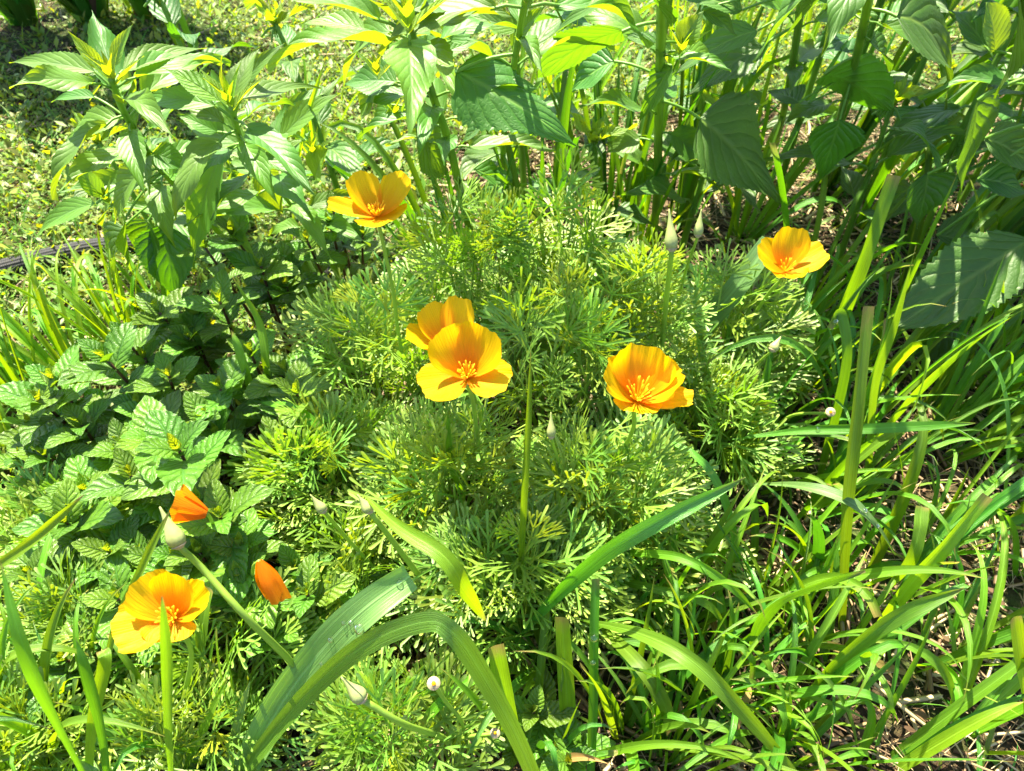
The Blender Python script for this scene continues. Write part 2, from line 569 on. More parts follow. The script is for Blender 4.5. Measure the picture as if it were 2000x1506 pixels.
def np_mesh(name, v, f, uv, mat):
    me = bpy.data.meshes.new(name)
    k = f.shape[1]
    me.vertices.add(len(v)); me.loops.add(f.size); me.polygons.add(len(f))
    me.vertices.foreach_set('co', v.astype(np.float32).ravel())
    me.loops.foreach_set('vertex_index', f.astype(np.int32).ravel())
    me.polygons.foreach_set('loop_start', np.arange(0, f.size, k, dtype=np.int32))
    me.polygons.foreach_set('use_smooth', np.ones(len(f), dtype=bool))
    ul = me.uv_layers.new(name='UVMap')
    ul.data.foreach_set('uv', uv.astype(np.float32)[f.ravel()].ravel())
    me.materials.append(mat)
    me.update(calc_edges=True)
    me.validate()
    return me


def unit(a):
    return a / (np.linalg.norm(a, axis=1, keepdims=True) + 1e-9)


def in_bed(x, y):
    """the mulched bed: right of a slanting edge, nearer than the lawn behind"""
    return (x > -0.62 + 0.55 * np.clip(y, 0, 0.9)) & (y < 1.22 + 0.25 * np.clip(x, -0.4, 1.2))


def lawn():
    # clusters of small leaves on short stalks
    N = 44000
    y = 0.30 + 2.3 * rng.random(N) ** 0.9
    x = -0.55 + (rng.random(N) - 0.5) * 2 * (0.55 + 0.62 * y)
    far = rng.random((5000, 2)) * [8, 4] + [-4, 2.4]
    x = np.concatenate([x, far[:, 0]]); y = np.concatenate([y, far[:, 1]])
    keep = ~in_bed(x, y) | (rng.random(len(x)) < 0.05)
    thin = np.sin(x * 5.1 + 0.7) * np.sin(y * 4.3 + x * 2) + 0.35 * np.sin(x * 17 + y * 13)
    keep &= (thin > -0.8) | (rng.random(len(x)) < 0.35)
    x, y = x[keep], y[keep]
    K = 7
    n = len(x)
    h = (0.008 + 0.03 * rng.random(n) ** 1.5)
    cx = np.repeat(x, K); cy = np.repeat(y, K); ch = np.repeat(h, K)
    k = np.tile(np.arange(K), n)
    ang = k * 2.4 + np.repeat(rng.random(n) * 6.28, K)
    frac = (k + 0.6) / K
    big = np.where(cy > 2.4, 2.2, 1.0)
    c = np.stack([cx + np.cos(ang) * 0.003 + (rng.random(n * K) - .5) * 0.02, cy + np.sin(ang) * 0.003 + (rng.random(n * K) - .5) * 0.02, ch * frac + 0.003], axis=1)
    el = 0.1 + 0.7 * frac + (rng.random(n * K) - 0.5) * 0.9
    d = np.stack([np.cos(ang) * np.cos(el), np.sin(ang) * np.cos(el), np.sin(el)], axis=1)
    nr = np.stack([-np.cos(ang) * np.sin(el), -np.sin(ang) * np.sin(el), np.cos(el)], axis=1) + (rng.random((n * K, 3)) - .5) * 0.5
    L = (0.0045 + 0.018 * rng.random(n * K) ** 3) * big * np.repeat(0.65 + 0.8 * rng.random(n) ** 2, K)
    v, f, uv = scatter_leaves(c, d, unit(nr), L, L * (0.30 + 0.25 * rng.random(n * K)))
    o = link('ground_cover', np_mesh('ground_cover', v, f, uv, M['ground_leaf']))
    tag(o, 'low small-leaved weeds carpeting the sunny lawn behind the flowers', 'ground cover', kind='stuff')
    # fine lawn grass
    n = 46000
    y = 0.45 + 2.4 * rng.random(n) ** 0.9
    x = -0.5 + (rng.random(n) - 0.5) * 2 * (0.55 + 0.65 * y)
    far = rng.random((6000, 2)) * [8, 4] + [-4, 2.4]
    x = np.concatenate([x, far[:, 0]]); y = np.concatenate([y, far[:, 1]])
    keep = ~in_bed(x, y) | (rng.random(len(x)) < 0.12)
    x, y = x[keep], y[keep]
    n = len(x)
    grass_stuff('grass', x, y, 0.02 + 0.05 * rng.random(n) ** 2, 0.0015 + 0.002 * rng.random(n), M['ground_blade'],
                'thin bright lawn grass growing among the low weeds', 'grass')


def grass_stuff(name, x, y, L, Wd, mat, label, cat, lean=0.9):
    n = len(x)
    ang = rng.random(n) * 6.28
    e0 = 1.35 - lean * rng.random(n)
    pts, rows = np.stack([x, y, np.zeros(n)], axis=1), []
    side = np.stack([-np.sin(ang), np.cos(ang), np.zeros(n)], axis=1)
    side = unit(side + (rng.random((n, 3)) - .5) * 0.8)
    S = 4
    bend = 0.2 + 0.5 * rng.random(n)
    vs = []
    for i in range(S + 1):
        s = i / S
        w = (Wd * (1 - s ** 2) * 0.5)[:, None]
        vs += [pts - side * w, pts + side * w]
        el = e0 - bend * s * 2
        dd = np.stack([np.cos(ang) * np.cos(el), np.sin(ang) * np.cos(el), np.sin(el)], axis=1)
        pts = pts + dd * (L / S)[:, None]
    v = np.stack(vs, axis=1).reshape(-1, 3)
    v[:, 2] = np.maximum(v[:, 2], 0.002)
    b = (np.arange(n) * (2 * S + 2))[:, None]
    f = np.concatenate([b + [2 * i, 2 * i + 1, 2 * i + 3, 2 * i + 2] for i in range(S)], axis=1).reshape(-1, 4)
    uv = np.tile(np.array([[i / S, j] for i in range(S + 1) for j in (0, 1)], dtype=np.float32), (n, 1))
    o = link(name, np_mesh(name, v, f, uv, mat))
    return tag(o, label, cat, kind='stuff')


lawn()


def straw():
    n = 24000
    x = np.concatenate([-0.35 + 1.7 * rng.random(n), -1.5 + 3.2 * rng.random(5000)])
    y = np.concatenate([0.05 + 1.35 * rng.random(n), 0.6 + 1.4 * rng.random(5000)])
    k = in_bed(x, y) | (np.arange(len(x)) >= n)
    x, y = x[k], y[k]
    n = len(x)
    L = 0.010 + 0.065 * rng.random(n) ** 2
    Wd = 0.0007 + 0.0048 * rng.random(n) ** 4
    a = rng.random(n) * 6.28
    tl = (rng.random(n) - 0.5) * 0.35
    d = np.stack([np.cos(a) * np.cos(tl), np.sin(a) * np.cos(tl), np.sin(tl)], axis=1)
    s = np.stack([-np.sin(a), np.cos(a), (rng.random(n) - .5) * 0.8], axis=1)
    s = unit(s)
    u = np.cross(d, s)
    u *= np.sign(u[:, 2:3])
    c = np.stack([x, y, 0.003 + 0.016 * rng.random(n) + np.abs(np.sin(tl)) * L * 0.5], axis=1)
    kink = (rng.random(n) - 0.5)[:, None] * 0.25
    rows = []
    for q in (-0.5, 0.0, 0.5):
        ctr = c + d * (L * q)[:, None] + (s * kink + u * 0.04) * (L * (0.25 - q * q))[:, None]
        w = Wd[:, None]
        rows += [ctr - s * w * 0.5, ctr + u * w * 0.35, ctr + s * w * 0.5, ctr - u * w * 0.25]
    v = np.stack(rows, axis=1).reshape(-1, 3)
    v[:, 2] = np.maximum(v[:, 2], 0.001)
    b = (np.arange(n) * 12)[:, None]
    fl = []
    for i in range(2):
        for j in range(4):
            fl.append(b + [4 * i + j, 4 * i + (j + 1) % 4, 4 * i + 4 + (j + 1) % 4, 4 * i + 4 + j])
    f = np.concatenate(fl, axis=1).reshape(-1, 4)
    uv = np.tile(np.array([[i / 2, j / 4] for i in range(3) for j in range(4)], dtype=np.float32), (n, 1))
    o = link('straw_mulch', np_mesh('straw_mulch', v, f, uv, M['straw']))
    tag(o, 'dry brown straw mulch covering the bed between the grass', 'straw mulch', kind='stuff')
    # broken dead leaves and crumbs between the straws
    n = 9000
    x = -0.35 + 1.7 * rng.random(n); y = 0.05 + 1.35 * rng.random(n)
    k = in_bed(x, y)
    x, y = x[k], y[k]
    n = len(x)
    a = rng.random(n) * 6.28; el = (rng.random(n) - .5) * .7
    d = np.stack([np.cos(a) * np.cos(el), np.sin(a) * np.cos(el), np.sin(el)], axis=1)
    nr = np.stack([(rng.random(n) - .5), (rng.random(n) - .5), np.ones(n)], axis=1)
    L = 0.004 + 0.022 * rng.random(n) ** 3
    v, f, uv = scatter_leaves(np.stack([x, y, 0.006 + 0.010 * rng.random(n)], axis=1), d, unit(nr), L, L * (.3 + .5 * rng.random(n)))
    v[:, 2] = np.maximum(v[:, 2], 0.002)
    o = link('leaf_litter', np_mesh('leaf_litter', v, f, uv, M['litter']))
    tag(o, 'crumbled dead brown leaves among the straw mulch', 'leaf litter', kind='stuff')
    # short green shoots in the mulch
    n = 3200
    x = -0.3 + 1.5 * rng.random(n); y = 0.1 + 1.25 * rng.random(n)
    k = in_bed(x, y)
    x, y = x[k], y[k]
    n = len(x)
    grass_stuff('grass', x, y, 0.02 + 0.09 * rng.random(n) ** 2, 0.0020 + 0.0045 * rng.random(n), M['ground_blade'],
                'short green grass shoots coming up through the straw mulch', 'grass')


straw()

# ------------------------------------------------------------------ garden hose
mb = MB()
hp = [W(-420, 640, .014), W(-150, 572, .014), W(0, 528, .014), W(110, 500, .014), W(210, 482, .014), W(330, 476, .012), W(470, 500, .010), W(640, 540, .010)]
tube(mb, catmull(hp, 60), 0.0145, 16)
o = link('garden_hose', mb.mesh('garden_hose', M['hose'], hp[3]), None, hp[3])
tag(o, 'dark grey woven garden hose lying across the lawn', 'garden hose')


# ------------------------------------------------------------------ poppy flowers
def petal_mesh(base, axis, phi, L, Wd, a0, a1, cup, ruffle, mat, curl=0.0, tuck=0.0):
    """one petal: starts at base, leans out of the axis; a0/a1 = elevation above the flower's plane at foot and lip"""
    axis = V(axis).normalized()
    X = V((1, 0, 0)); X = (X - axis * X.dot(axis)).normalized()
    Y = axis.cross(X)
    out = X * math.cos(phi) + Y * math.sin(phi)
    lat = axis.cross(out)
    ns, nt = 20, 29
    ph = rnd(0, 6.28)
    sp, nn = [base.copy()], []
    for i in range(ns):
        s = i / (ns - 1)
        e = a0 + (a1 - a0) * s - curl * max(0, s - 0.72) / 0.28
        d = out * math.cos(e) + axis * math.sin(e)
        nn.append(axis * math.cos(e) - out * math.sin(e))       # inner face
        if i < ns - 1: sp.append(sp[-1] + d * (L / (ns - 1)))
    def at(q):
        q = max(0, min(1, q)) * (ns - 1)
        k = min(int(q), ns - 2)
        return sp[k].lerp(sp[k + 1], q - k), nn[k].lerp(nn[k + 1], q - k)
    rows, uvs = [], []
    for i in range(ns):
        s = i / (ns - 1)
        r, q = [], []
        for j in range(nt):
            t = -1 + 2 * j / (nt - 1)
            a = abs(t)
            se = s * (1 - 0.30 * a ** 2.4 + 0.030 * math.sin(t * 7 + ph) * s + 0.014 * math.sin(t * 23 + ph * 3) * s)
            p, n_ = at(se)
            w = Wd * 0.5 * (0.10 + 0.90 * math.sin(min(1.0, s * 1.06) * math.pi * 0.5) ** 0.9)
            off = lat * (w * math.sin(t * 1.25) / math.sin(1.25)) + n_ * (cup * w * t * t)
            off += n_ * (ruffle * L * s ** 2.2 * (math.sin(t * 5.3 + ph) * 0.8 + 0.55 * math.sin(t * 11 + ph * 2) + 0.3 * math.sin(t * 19 + ph)))
            r.append(p + off)
            q.append((s, (t + 1) / 2))
        rows.append(r); uvs.append(q)
    m_ = MB()
    m_.grid(rows, uvs)
    return m_


def rim_and_stem(root, base, axis, stem_pts, r, rim_r=0.0036, open_disc=False):
    axis = V(axis).normalized()
    off = root.location
    m_ = MB()
    tube(m_, catmull(stem_pts, 16), [r * (1.15 - 0.3 * k / 15) for k in range(16)], 8, cap=False)
    link('stem', m_.mesh('stem', M['stem_poppy'], off), root)
    m_ = MB()
    b = V(base)
    tube(m_, [b - axis * .008, b - axis * .006, b - axis * .0035, b - axis * .0022, b - axis * .0014], [r * .9, rim_r * .62, rim_r * .8, rim_r, rim_r * .86], 14)
    link('receptacle', m_.mesh('receptacle', M['rim'], off), root)


def poppy(label, base, tilt, petals, stem_pts, r=0.0017, n_st=26, st_len=0.012, sc=1.0):
    base = V(base)
    axis = (V((0, 0, 1)) + V((tilt[0], tilt[1], 0))).normalized()
    root = thing('poppy_flower', label, 'flower', base, 'open orange poppies above the feathery foliage')
    for (phi, L, Wd, a0, a1, cup, ruf, curl) in petals:
        m_ = petal_mesh(base, axis, R(phi), L * sc, Wd * sc, R(a0), R(a1), cup, ruf, M['petal'], R(curl))
        link('petal', m_.mesh('petal', M['petal'], base), root)
    m_ = MB()
    X = axis.orthogonal().normalized(); Y = axis.cross(X)
    for k in range(n_st):
        a = k * 2.399; sp_ = 0.12 + 0.62 * math.sqrt((k + .5) / n_st)
        d = (axis + (X * math.cos(a) + Y * math.sin(a)) * sp_).normalized()
        L = st_len * rnd(.65, 1.0) * sc
        p1 = base + d * L * .45
        p2 = base + (d + axis * 0.12).normalized() * L
        tube(m_, [base + axis * .0012, p1, p2 - d * L * .02, p2 + d * L * .10, p2 + d * L * .30, p2 + d * L * .38], [.0003, .0003, .0003, .0006, .0006, .0002], 5)
    link('stamens', m_.mesh('stamens', M['stamen'], base), root)
    rim_and_stem(root, base, axis, [W(*p) if not isinstance(p, V) else p for p in stem_pts] + [base - axis * .012, base - axis * .004], r)
    return root


# phi: 0 right, 90 away from the camera, 180 left, 270 towards the camera
poppy('orange poppy highest at the back left, with a gap between its two back petals', W(738, 424, .335), (.0, -.05),
      [(126, .041, .029, 26, 64, .26, .030, 6), (44, .043, .032, 26, 56, .26, .030, 6), (184, .042, .024, 14, 30, .45, .03, 4), (300, .021, .046, 8, 30, .40, .03, 0)],
      [(800, 760, .12), (778, 650, .20), (768, 570, .26)])
poppy('golden poppy half hidden behind the lower flower of the touching pair', W(878, 682, .292), (-.05, .05),
      [(60, .042, .030, 40, 68, .28, .02, 8), (124, .039, .031, 35, 62, .30, .02, 8), (176, .037, .028, 20, 42, .30, .03, 0), (280, .030, .040, 30, 62, .4, .02, 0)],
      [(955, 900, .10), (935, 800, .19), (900, 720, .265)])
poppy('largest orange poppy, in front of its touching twin, two front petals spread', W(913, 738, .325), (0, -.16),
      [(62, .042, .044, 36, 72, .42, .012, 4), (122, .042, .044, 36, 70, .36, .012, 6), (208, .037, .036, 12, 22, .30, .03, 6), (338, .034, .034, 12, 26, .34, .03, 4)],
      [(938, 920, .15), (932, 850, .22), (924, 785, .29)], sc=.96)
poppy('orange poppy with a deep ruffled cup on a stalk curving up at the right', W(1243, 783, .305), (.02, -.12),
      [(78, .042, .044, 44, 70, .45, .07, 4), (140, .038, .040, 34, 58, .45, .07, 4), (22, .039, .034, 32, 52, .45, .07, 4), (350, .040, .020, 14, 28, .35, .04, 8), (262, .015, .034, 10, 34, .35, .06, 10)],
      [(1195, 960, .12), (1212, 892, .17), (1236, 840, .25)], n_st=22, st_len=.016)
poppy('yellow-orange poppy in the shade beside the tall grass, with long narrow stamens', W(1532, 531, .265), (.0, -.16),
      [(80, .041, .034, 40, 66, .30, .02, 4), (155, .037, .034, 26, 46, .30, .03, 4), (18, .040, .032, 20, 34, .30, .03, 2), (275, .018, .034, 20, 40, .40, .05, 4)],
      [(1440, 660, .12), (1476, 610, .17), (1505, 568, .225)], n_st=10, st_len=.015)
poppy('orange poppy lowest in the photo, spread flat behind a narrow grass blade', W(340, 1208, .285), (.04, -.20),
      [(76, .038, .031, 40, 72, .30, .012, 4), (136, .036, .034, 26, 48, .30, .045, 4), (200, .037, .036, 12, 20, .28, .045, 6), (30, .036, .026, 28, 46, .36, .03, 4), (275, .017, .036, 8, 22, .35, .04, 2)],
      [(350, 1400, .05), (366, 1330, .12), (374, 1278, .20), (360, 1238, .255)], n_st=18, sc=.90)


def wilted(label, base, tip, wpx, roll, stem_pts, narrow):
    """a shut poppy: petals wrapped round each other into a cone"""
    base, tip = V(base), V(tip)
    root = thing('wilted_poppy', label, 'flower', base)
    ax = (tip - base).normalized()
    L = (tip - base).length
    X = ax.orthogonal().normalized(); Y = ax.cross(X)
    for k in range(3):
        rows, uvs = [], []
        a0 = roll + k * 2.1
        ph = rnd(0, 6)
        for i in range(16):
            s = i / 15
            rr = px(wpx, base) * 0.5 * (0.25 + 0.75 * (s ** 0.9 if not narrow else math.sin(min(1, s * 1.6) * 1.57) * (1 - 0.25 * s))) * (1 + k * 0.05)
            r_, q_ = [], []
            for j in range(15):
                t = j / 14
                a = a0 + t * 3.4
                Lj = L * (1 - 0.16 * (2 * t - 1) ** 2 - 0.05 * k + 0.03 * math.sin(t * 17 + ph))
                rj = rr * (1 - 0.22 * t) * (1 + (0.16 * math.sin(a * 2.0 + ph) + 0.06 * math.sin(a * 7 + ph)) * s)
                r_.append(base + ax * Lj * s + (X * math.cos(a) + Y * math.sin(a) * 0.7) * rj)
                q_.append((s, t))
            rows.append(r_); uvs.append(q_)
        m_ = MB(); m_.grid(rows, uvs)
        link('petal', m_.mesh('petal', M['petal_old'], base), root)
    m_ = MB()
    tube(m_, catmull([W(*p) for p in stem_pts] + [base], 12), .0014, 7)
    link('stem', m_.mesh('stem', M['stem_poppy'], base), root)


wilted('closed orange poppy folded to a cone under a mint leaf', W(404, 1003, .215), W(338, 985, .225), 76, 0.4, [(440, 1120, .08), (425, 1050, .15), (412, 1015, .20)], False)
wilted('rolled-up orange poppy hanging head down among dark mint leaves', W(506, 1096, .205), W(550, 1174, .175), 50, 2.2, [(530, 1230, .03), (500, 1150, .12), (494, 1110, .165)], True)


def bud(label, tip, base, stem_pts, wpx, r=.0015, mat='bud'):
    base, tip = V(base), V(tip)
    root = thing('poppy_bud', label, 'flower bud', base)
    ax = (tip - base).normalized(); L = (tip - base).length
    rr = px(wpx, base) * 0.5
    prof = [(0, .5), (.05, .82), (.14, 1), (.26, .97), (.40, .76), (.56, .50), (.74, .29), (.9, .15), (1, .09)]
    m_ = MB()
    tube(m_, [base + ax * L * s for s, _ in prof], [rr * w for _, w in prof], 12)
    link('cap', m_.mesh('cap', M['bud'], base), root)
    m_ = MB()
    tube(m_, [base - ax * .002, base - ax * .0006, base + ax * .0004, base + ax * .0012], [r, rr * .62, rr * .86, rr * .5], 12)
    link('receptacle', m_.mesh('receptacle', M['rim'], base), root)
    m_ = MB()
    P = [W(*p) for p in stem_pts] + [base - ax * .001]
    tube(m_, catmull(P, 14), [r * (1.2 - .25 * k / 13) for k in range(14)], 8)
    link('stem', m_.mesh('stem', M['stem_poppy'], base), root)


bud('fat pale poppy bud leaning left on a long green stalk above the lowest flower', W(312, 990, .305), W(350, 1066, .285), [(640, 1390, .05), (575, 1300, .16), (480, 1205, .235), (395, 1110, .262)], 37, .0022)
bud('tallest upright poppy bud with a green tip, in front of the broad shaded leaves', W(1307, 408, .345), W(1312, 487, .318), [(1285, 730, .10), (1295, 655, .18), (1303, 570, .26)], 26, .0023)
bud('slim upright poppy bud just right of the tallest bud', W(1370, 408, .325), W(1363, 460, .305), [(1310, 660, .12), (1335, 545, .23)], 19, .0014)
bud('small round green poppy bud between two grass blades in the middle of the mound', W(1076, 805, .262), W(1077, 853, .245), [(1105, 950, .12), (1090, 900, .20)], 18, .0012)
bud('pale poppy bud with a pink tip low at the front by the arching grass leaf', W(666, 1322, .215), W(708, 1366, .200), [(905, 1500, .03), (870, 1445, .08), (790, 1415, .165)], 34, .0024)
bud('green poppy bud on a slanting stalk in the feathery foliage left of the front blades', W(698, 966, .245), W(722, 998, .233), [(860, 1180, .06), (800, 1100, .16)], 24, .0022)
bud('small green poppy bud beside the mint at the left edge of the mound', W(606, 966, .235), W(632, 998, .222), [(760, 1140, .06), (690, 1065, .15)], 22, .0015)
bud('green poppy bud under the shaded flower on the right', W(1527, 655, .20), W(1508, 684, .19), [(1440, 760, .08), (1475, 715, .15)], 20, .0012)


def spent(label, c, stem_pts, wpx):
    c = V(c)
    root = thing('poppy_seed_head', label, 'seed head', c)
    ax = (V((0, 0, H)) - c).normalized(); ax = (ax + V((0, 0, .6))).normalized()
    rr = px(wpx, c) * .5
    m_ = MB()
    tube(m_, [c - ax * .004, c - ax * .001, c, c + ax * .0012, c + ax * .0004, c - ax * .0005], [rr * .3, rr * .7, rr, rr * .97, rr * .72, rr * .6], 16)
    link('receptacle', m_.mesh('receptacle', M['rim'], c), root)
    m_ = MB()
    tube(m_, [c - ax * .001, c + ax * .002, c + ax * .004], [rr * .36, rr * .32, rr * .05], 8)
    link('style', m_.mesh('style', M['stamen'], c), root)
    m_ = MB()
    tube(m_, catmull([W(*p) for p in stem_pts] + [c - ax * .003], 12), .0015, 7)
    link('stem', m_.mesh('stem', M['stem_poppy'], c), root)


spent('round cream seed head with a yellow centre, petals fallen, low at the front', W(847, 1335, .185), [(900, 1500, .03), (905, 1420, .09), (870, 1370, .15)], 27)
spent('small cream seed head beside the vertical blade in the shaded grass', W(1622, 805, .16), [(1500, 850, .05), (1545, 812, .12)], 19)
spent('small beige seed head facing down by the lowest grass blades', W(967, 1432, .10), [(880, 1460, .05), (910, 1440, .085)], 20)


# ------------------------------------------------------------------ poppy foliage
def frond_mesh(seed, mat, spread=1.0, size=1.0, name='leaf', detail=3):
    rs = random.Random(seed)
    m_ = MB()
    def strip(p, d, n, L, w, bend, s0, s1, tipped):
        sd = d.cross(n).normalized()
        rows, uvs = [], []
        fr = ([0, .35, .7, .92, 1.0] if tipped else [0, .5, 1.0])
        wf = ([.62, .80, 1.15, 1.10, .40] if tipped else [1, .9, .85])
        pts = []
        for s, k in zip(fr, wf):
            q = p + d * (L * s) - n * (bend * L * s * s)
            rows.append([q - sd * w * k, q - n * (w * .25 * k), q + sd * w * k])
            u_ = s0 + (s1 - s0) * s
            uvs.append([(u_, 0), (u_, .5), (u_, 1)])
        m_.grid(rows, uvs)
        return p + d * L - n * (bend * L), (d - n * 2 * bend).normalized()
    def turn(d, n, a, tilt):
        d2 = Quaternion(n, a) @ d
        ax = d2.cross(n).normalized()
        return (Quaternion(ax, tilt) @ d2).normalized(), (Quaternion(ax, tilt) @ n).normalized()
    def sub(p, d, n, lvl, L):
        if lvl == 0: angs = [math.radians(x) * spread for x in (-72, -38, 0, 38, 72)]
        elif lvl == 1: angs = [math.radians(x) * spread for x in ((-26, 0, 26) if rs.random() < .65 else (-17, 17))]
        else: angs = [math.radians(x) * spread for x in ((-15, 15) if rs.random() < .62 else (0,))]
        for a in angs:
            a2 = a * rs.uniform(.85, 1.15) + rs.uniform(-.07, .07)
            d2, n2 = turn(d, n, a2, rs.uniform(-.06, .16))
            L2 = L * rs.uniform(.8, 1.12) * (1.18 if a == 0 else 1 - .12 * abs(a))
            if lvl == 2:
                strip(p, d2, n2, L2 * 1.1, .00086 * size * rs.uniform(.8, 1.2), rs.uniform(-.15, .28), .72, 1.0, True)
            else:
                q, d3 = strip(p, d2, n2, L2, (.0009, .0009)[lvl] * size, rs.uniform(-.05, .12), .3 + .2 * lvl, .5 + .2 * lvl, False)
                sub(q, d3, n2, lvl + 1, L * (.92, .85)[lvl])
    q, d = strip(V((0, 0, 0)), V((0, 1, 0)), V((0, 0, 1)), .034 * size, .0010 * size, .06, 0, .3, False)
    # side pair below the top, as a dissected leaf has
    sub(q, d, V((0, 0, 1)), 0, .0118 * size)
    return m_.mesh(name, mat)


FR = [frond_mesh(100 + i, M['frond'], rng.uniform(.85, 1.1), rng.uniform(.95, 1.1)) for i in range(9)]
FRT = [frond_mesh(200 + i, M['frond_tip'], rng.uniform(.42, .6), .72) for i in range(4)]


def clump(label, cu, cv, cz, rx, ry, hh, n, tips=0.15, low=0.3, zmin=0.02, sc=1.0):
    """a poppy plant: dome of leaves; (cu, cv) photo pixel of the dome's middle at height cz, rx/ry radii in metres"""
    c = W(cu, cv, cz)
    foot = V((c.x, c.y, 0))
    root = thing('poppy_plant', label, 'plant', foot, 'feathery poppy plants round the orange flowers')
    st = MB()
    ends = []
    for k in range(10):
        a = k * 2.399
        r = .75 * math.sqrt((k + .5) / 10)
        e = V((math.cos(a) * rx * r, math.sin(a) * ry * r, hh * (0.9 - .45 * r * r)))
        m_ = V((e.x * .35, e.y * .35, e.z * .62))
        tube(st, [foot + bez(V((0, 0, 0)), m_, e, q / 6) for q in range(7)], [.0022 - .0012 * q / 6 for q in range(7)], 6)
        ends.append(e)
    link('stalks', st.mesh('stalks', M['stem_poppy'], foot), root)
    for i in range(min(99, int(n * .98))):
        r = math.sqrt(random.random()); a = rnd(0, 6.283)
        dx, dy = math.cos(a) * r, math.sin(a) * r
        zz = hh * (1 - .50 * r * r)
        isin = random.random() < low
        z = zz * (rnd(.40, .8) if isin else rnd(.80, 1.06))
        p = V((dx * rx, dy * ry, max(zmin, z)))
        o_ = V((dx, dy, 0))
        d = (o_ * (.95) + V((0, 0, 1.05 - .75 * r)) + V((rnd(-.5, .5), rnd(-.5, .5), rnd(-.3, .4)))).normalized()
        up = V((rnd(-.4, .4), rnd(-.7, .2), 1)) + o_ * .3
        nrm = (up - d * up.dot(d))
        if nrm.length < .1: nrm = V((0, -1, 0)) - d * (-d.y)
        nrm.normalize()
        x = d.cross(nrm)
        tip = (not isin) and random.random() < tips
        s_ = rnd(.9, 1.45) * sc
        mt = Matrix((x, d, nrm)).transposed().to_4x4()
        mt.translation = p - d * .042 * s_
        o = bpy.data.objects.new('leaf', random.choice(FRT if tip else FR))
        COL.objects.link(o)
        o.parent = root
        o.matrix_local = mt @ Matrix.Scale(s_, 4)
        if tip: o['label'] = 'tight yellow-green young poppy leaf'


CL = [
    ('feathery poppy plant at the back of the mound, behind the tallest flower', 900, 470, .24, .085, .075, .27, 88),
    ('feathery poppy plant at the back right of the mound, reaching up beside the broad leaves', 1090, 440, .25, .085, .07, .29, 88),
    ('feathery poppy plant under the two upright buds', 1230, 560, .22, .09, .075, .255, 92),
    ('feathery poppy plant right of centre between the shaded flower and the ruffled one', 1430, 590, .16, .085, .07, .20, 80),
    ('feathery poppy plant in the middle of the mound, right of the touching flowers', 1080, 640, .22, .095, .075, .245, 96),
    ('feathery poppy plant left of the touching flowers, next to the mint', 720, 640, .19, .095, .08, .225, 96),
    ('feathery poppy plant at the front left of the mound beside the mint', 640, 860, .16, .09, .075, .195, 92),
    ('feathery poppy plant in front of the touching flowers', 880, 870, .20, .09, .07, .215, 96),
    ('feathery poppy plant below the ruffled flower', 1170, 880, .19, .09, .07, .205, 94),
    ('feathery poppy plant at the right edge of the mound, thinning into the shaded grass', 1390, 800, .11, .085, .07, .145, 78),
    ('feathery poppy plant nearest the middle of the front, hanging towards the grass', 1000, 1060, .17, .085, .055, .185, 90),
    ('feathery poppy plant on the left of the front, above the rolled-up flower', 740, 1060, .12, .08, .06, .145, 52),
    ('feathery poppy plant to the right of the front, half in the broad grass', 1270, 1040, .09, .08, .06, .12, 60),
    ('feathery poppy plant under the lowest flower', 430, 1250, .12, .10, .05, .14, 52),
    ('feathery poppy plant at the very bottom left among wide grass blades', 330, 1430, .09, .08, .045, .11, 50),
    ('feathery poppy plant at the bottom under the arching grass leaf', 770, 1400, .11, .07, .045, .13, 58),
    ('feathery poppy plant in the lower left corner region beside the mint', 110, 1010, .09, .09, .06, .11, 84),
    ('feathery poppy plant in the bottom left corner under the curving grass blade', 40, 1400, .10, .08, .05, .12, 60),
    ('feathery poppy plant left of the lowest flower', 150, 1200, .11, .08, .05, .13, 70),
]
for a in CL: clump(*a)


# ------------------------------------------------------------------ mint
def mint_leaf_mesh(seed, mat, L=.045, Wd=.024, droop=.1, fold=.25):
    rs = random.Random(seed)
    m_ = MB()
    n = 29
    P = []
    for i in range(n):
        s = i / (n - 1)
        P.append(V((rs.uniform(-.0002, .0002), L * s, L * (0.10 * math.sin(s * 2.2) - droop * s * s))))
    rows, uvs = leaf_rows(P, (0, 0, 1), Wd, 'ovate', 9, fold, teeth=1, tooth=.045, corr=.0008 * L / .045, nv=7, kv=2.0, wave=.0012)
    m_.grid(rows, uvs)
    m_.cur = 1
    tube(m_, [V((0, -.004, -.0005)), V((0, .004, .0006)), V((0, L * .5, L * .085 - droop * L * .25 - .0004))], [.0009, .0008, .0003], 5, cap=False)
    return m_.mesh('leaf', [mat, M['stem']])


ML = [mint_leaf_mesh(300 + i, M['mint'], .045, .0265 * rng.uniform(.9, 1.12), rng.uniform(-.05, .28), rng.uniform(.1, .4)) for i in range(7)]
MT = [mint_leaf_mesh(330 + i, M['mint_tip'], .020, .0095, rng.uniform(-.3, 0), .5) for i in range(3)]


def place(mesh, name, parent, p, d, up, s):
    d = V(d).normalized(); up = V(up)
    n_ = (up - d * up.dot(d)).normalized()
    x = d.cross(n_)
    mt = Matrix((x, d, n_)).transposed().to_4x4()
    mt.translation = p
    o = bpy.data.objects.new(name, mesh)
    COL.objects.link(o)
    o.parent = parent
    o.matrix_local = mt @ Matrix.Scale(s, 4)
    return o


